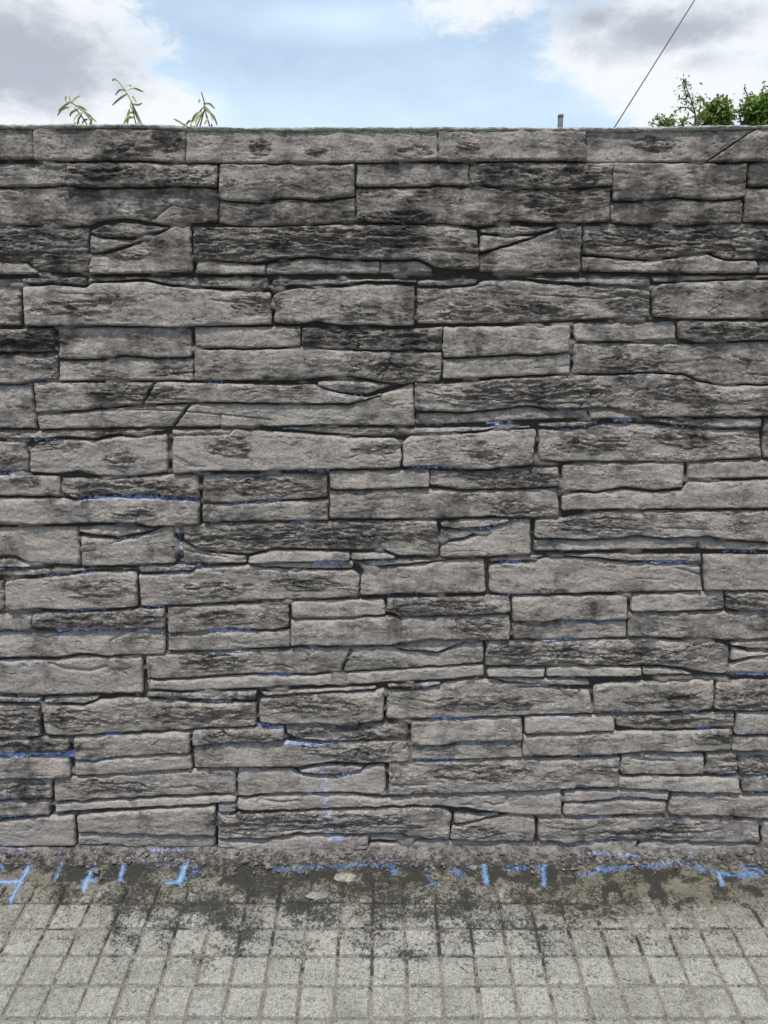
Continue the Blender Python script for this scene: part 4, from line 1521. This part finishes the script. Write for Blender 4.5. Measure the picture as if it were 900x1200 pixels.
def tree(name, u0, Y, blobs, nleaf, lsize, label, cat, seed, sprigs=(), group='shrubs beyond the wall'):
    """trunk, limbs and a crown of many small leaves; blobs = (u, v, ru, rv) clumps in the photograph, at distance Y"""
    rg = random.Random(seed)
    b0 = at(u0, 150, Y)
    root = tag(empty(name, (b0[0], Y, -0.05)), label, cat, group)
    bpy.context.view_layer.update()
    scale = (Y - CAM[1]) / F * 1.02
    parts = []
    cz = b0[2] - 0.6
    trunk_top = (b0[0], Y, cz)
    parts.append(tube(smooth_poly([(b0[0], Y, -0.05), (b0[0] + .05, Y + .03, cz * .5), trunk_top], 3), 0.055, 0.03, 8))
    V_, Q_ = [], []
    for (u, v, ru, rv) in blobs:
        c = at(u, v, Y)
        R_ = (ru * scale, ru * scale * 0.9, rv * scale)
        if name != 'sapling':
            parts.append(tube(smooth_poly([trunk_top, (c[0] * .5 + b0[0] * .5, Y + rg.uniform(-.1, .1), (cz + c[2]) / 2), c], 3), 0.02, 0.006, 6))
        vol = ru * rv
        # twigs: sub-clumps inside the blob
        twigs = []
        for _ in range(max(5, int(vol / 14))):
            while True:
                q = [rg.uniform(-1, 1) for _ in range(3)]
                if 0.15 < sum(k * k for k in q) < 1:
                    break
            tip = [c[k] + R_[k] * q[k] for k in range(3)]
            twigs.append(tip)
            parts.append(tube([c, [(c[k] * .5 + tip[k] * .5) for k in range(3)], tip], 0.004, 0.0015, 4))
        for _ in range(int(nleaf * vol / 100)):
            tw = rg.choice(twigs)
            f = rg.uniform(0.55, 1.05)
            p = [c[k] + (tw[k] - c[k]) * f + rg.gauss(0, 0.022) for k in range(3)]
            d = np.array([rg.gauss(0, 1), rg.gauss(0, 1), rg.gauss(-0.1, 0.8)])
            d /= np.linalg.norm(d)
            L = lsize * rg.uniform(0.6, 1.25)
            mid_ = np.array(p) + d * L * 0.5
            mid_[2] += L * 0.08
            end = np.array(p) + d * L
            end[2] -= L * 0.12
            a = np.cross(d, (rg.gauss(0, .4), rg.gauss(0, .4), 1))
            a = a / (np.linalg.norm(a) + 1e-9) * L * 0.2
            bs = len(V_)
            V_ += [p, mid_ + a, end, mid_ - a]
            Q_.append((bs, bs + 1, bs + 2, bs + 3))
    for s in sprigs:
        pts = [at(u, v, Y) for u, v in P(s)]
        sp = smooth_poly(pts, 4)
        parts.append(tube([trunk_top] + sp, 0.006, 0.002, 5))
        for p in sp:
            for _ in range(3):
                d = np.array([rg.gauss(0, 1), rg.gauss(0, 1), rg.gauss(0, 0.5)])
                d /= np.linalg.norm(d)
                if rg.random() < 0.35:
                    continue
                L = lsize * rg.uniform(0.4, 0.9)
                a = np.cross(d, (0, 0.5, 1))
                a = a / np.linalg.norm(a) * L * 0.22
                bs = len(V_)
                V_ += [p, p + d * L * .5 + a, p + d * L, p + d * L * .5 - a]
                Q_.append((bs, bs + 1, bs + 2, bs + 3))
    v_, q_ = join(parts)
    under(mesh_obj('trunk', v_, q_, M_BARK), root)
    under(mesh_obj('crown', V_, Q_, M_LEAF, smooth=False), root)
    return root


tree('shrub', 840, 3.2, [(838, 130, 9, 9), (829, 139, 9, 8), (847, 126, 6, 7), (850, 138, 7, 9), (838, 152, 14, 12)], 430, 0.042,
     'rounded leafy green shrub top showing above the wall, left of the largest one', 'shrub', 11,
     ['832,140 827,124 822,114', '848,132 852,122 850,116'])
tree('shrub', 895, 3.0, [(892, 121, 12, 11), (880, 134, 8, 10), (905, 120, 13, 13), (884, 124, 6, 8), (896, 142, 20, 14), (930, 130, 24, 22)], 400, 0.045,
     'largest dark green shrub top above the wall at the right edge', 'shrub', 12,
     ['880,128 876,112 872,102', '895,115 893,107 896,101', '868,140 866,132 869,126'])
tree('shrub', 795, 3.4, [(783, 144, 10, 4), (798, 146, 6, 3), (772, 147, 7, 4), (813, 147, 5, 3)], 330, 0.036,
     'low sparse green shrub just peeping over the top of the wall', 'shrub', 13, ['776,146 772,140 769,136', '800,142 804,139 808,138'])
tree('sapling', 816, 3.1, [(803, 99, 3.5, 4.5), (805, 112, 4, 5), (811, 121, 3, 3), (798, 127, 3, 2), (822, 116, 4, 3)], 230, 0.03,
     'thin wispy sapling stem with few leaves rising above the low shrub', 'sapling', 14,
     ['817,150 814,130 808,112 802,96', '816,146 820,128 821,112', '815,134 806,126 797,127'], None)

# cable: runs diagonally down behind the wall
pa_, pb_ = at(700, 180, 6.0), at(900, -140, 9.0)
ca = np.array(pa_) * 1.0
cb = np.array(pb_)
pts = []
for k in range(41):
    f = -0.15 + k / 40 * 1.6
    p = ca + (cb - ca) * f
    p[2] -= 0.25 * (f + .15) * (1.45 - f) * 0.15
    pts.append(p)
v_, q_ = tube(pts, 0.006, 0.006, 6)
tag(mesh_obj('overhead_cable', v_, q_, M_CABLE), 'thin dark cable running steeply across the sky at upper right', 'cable')

# post top peeping over the wall
c = at(657, 136, 1.2)
hw = 2.6 * (1.2 - CAM[1]) / F


def box(x0, x1, y0, y1, z0, z1, bev=0.003):
    prof_ = [(x0 + bev, y0), (x1 - bev, y0), (x1, y0 + bev), (x1, y1 - bev), (x1 - bev, y1), (x0 + bev, y1), (x0, y1 - bev), (x0, y0 + bev)]
    vs_, qs = [], []
    for z, s in ((z0, 1), (z1 - bev, 1), (z1, 0.8)):
        cx_, cy_ = (x0 + x1) / 2, (y0 + y1) / 2
        vs_ += [(cx_ + (x - cx_) * s, cy_ + (y - cy_) * s, z) for x, y in prof_]
    for r_ in range(2):
        for k in range(8):
            k2 = (k + 1) % 8
            qs.append((r_ * 8 + k, r_ * 8 + k2, r_ * 8 + 8 + k2, r_ * 8 + 8 + k))
    qs += [(16, 17, 18, 19), (16, 19, 20, 23), (20, 21, 22, 23)]
    return vs_, qs


post = tag(empty('fence_post', (c[0], 1.2, -0.05)), 'short grey post top standing just above the wall right of centre', 'post')
bpy.context.view_layer.update()
v_, q_ = box(c[0] - hw, c[0] + hw, 1.2 - hw, 1.2 + hw, -0.05, c[2] - 0.004)
under(mesh_obj('shaft', v_, q_, M_POST, smooth=False), post)
v_, q_ = box(c[0] - hw * 1.12, c[0] + hw * 1.12, 1.2 - hw * 1.12, 1.2 + hw * 1.12, c[2] - 0.0035, c[2] + 0.006)
under(mesh_obj('cap', v_, q_, M_POST, smooth=False), post)
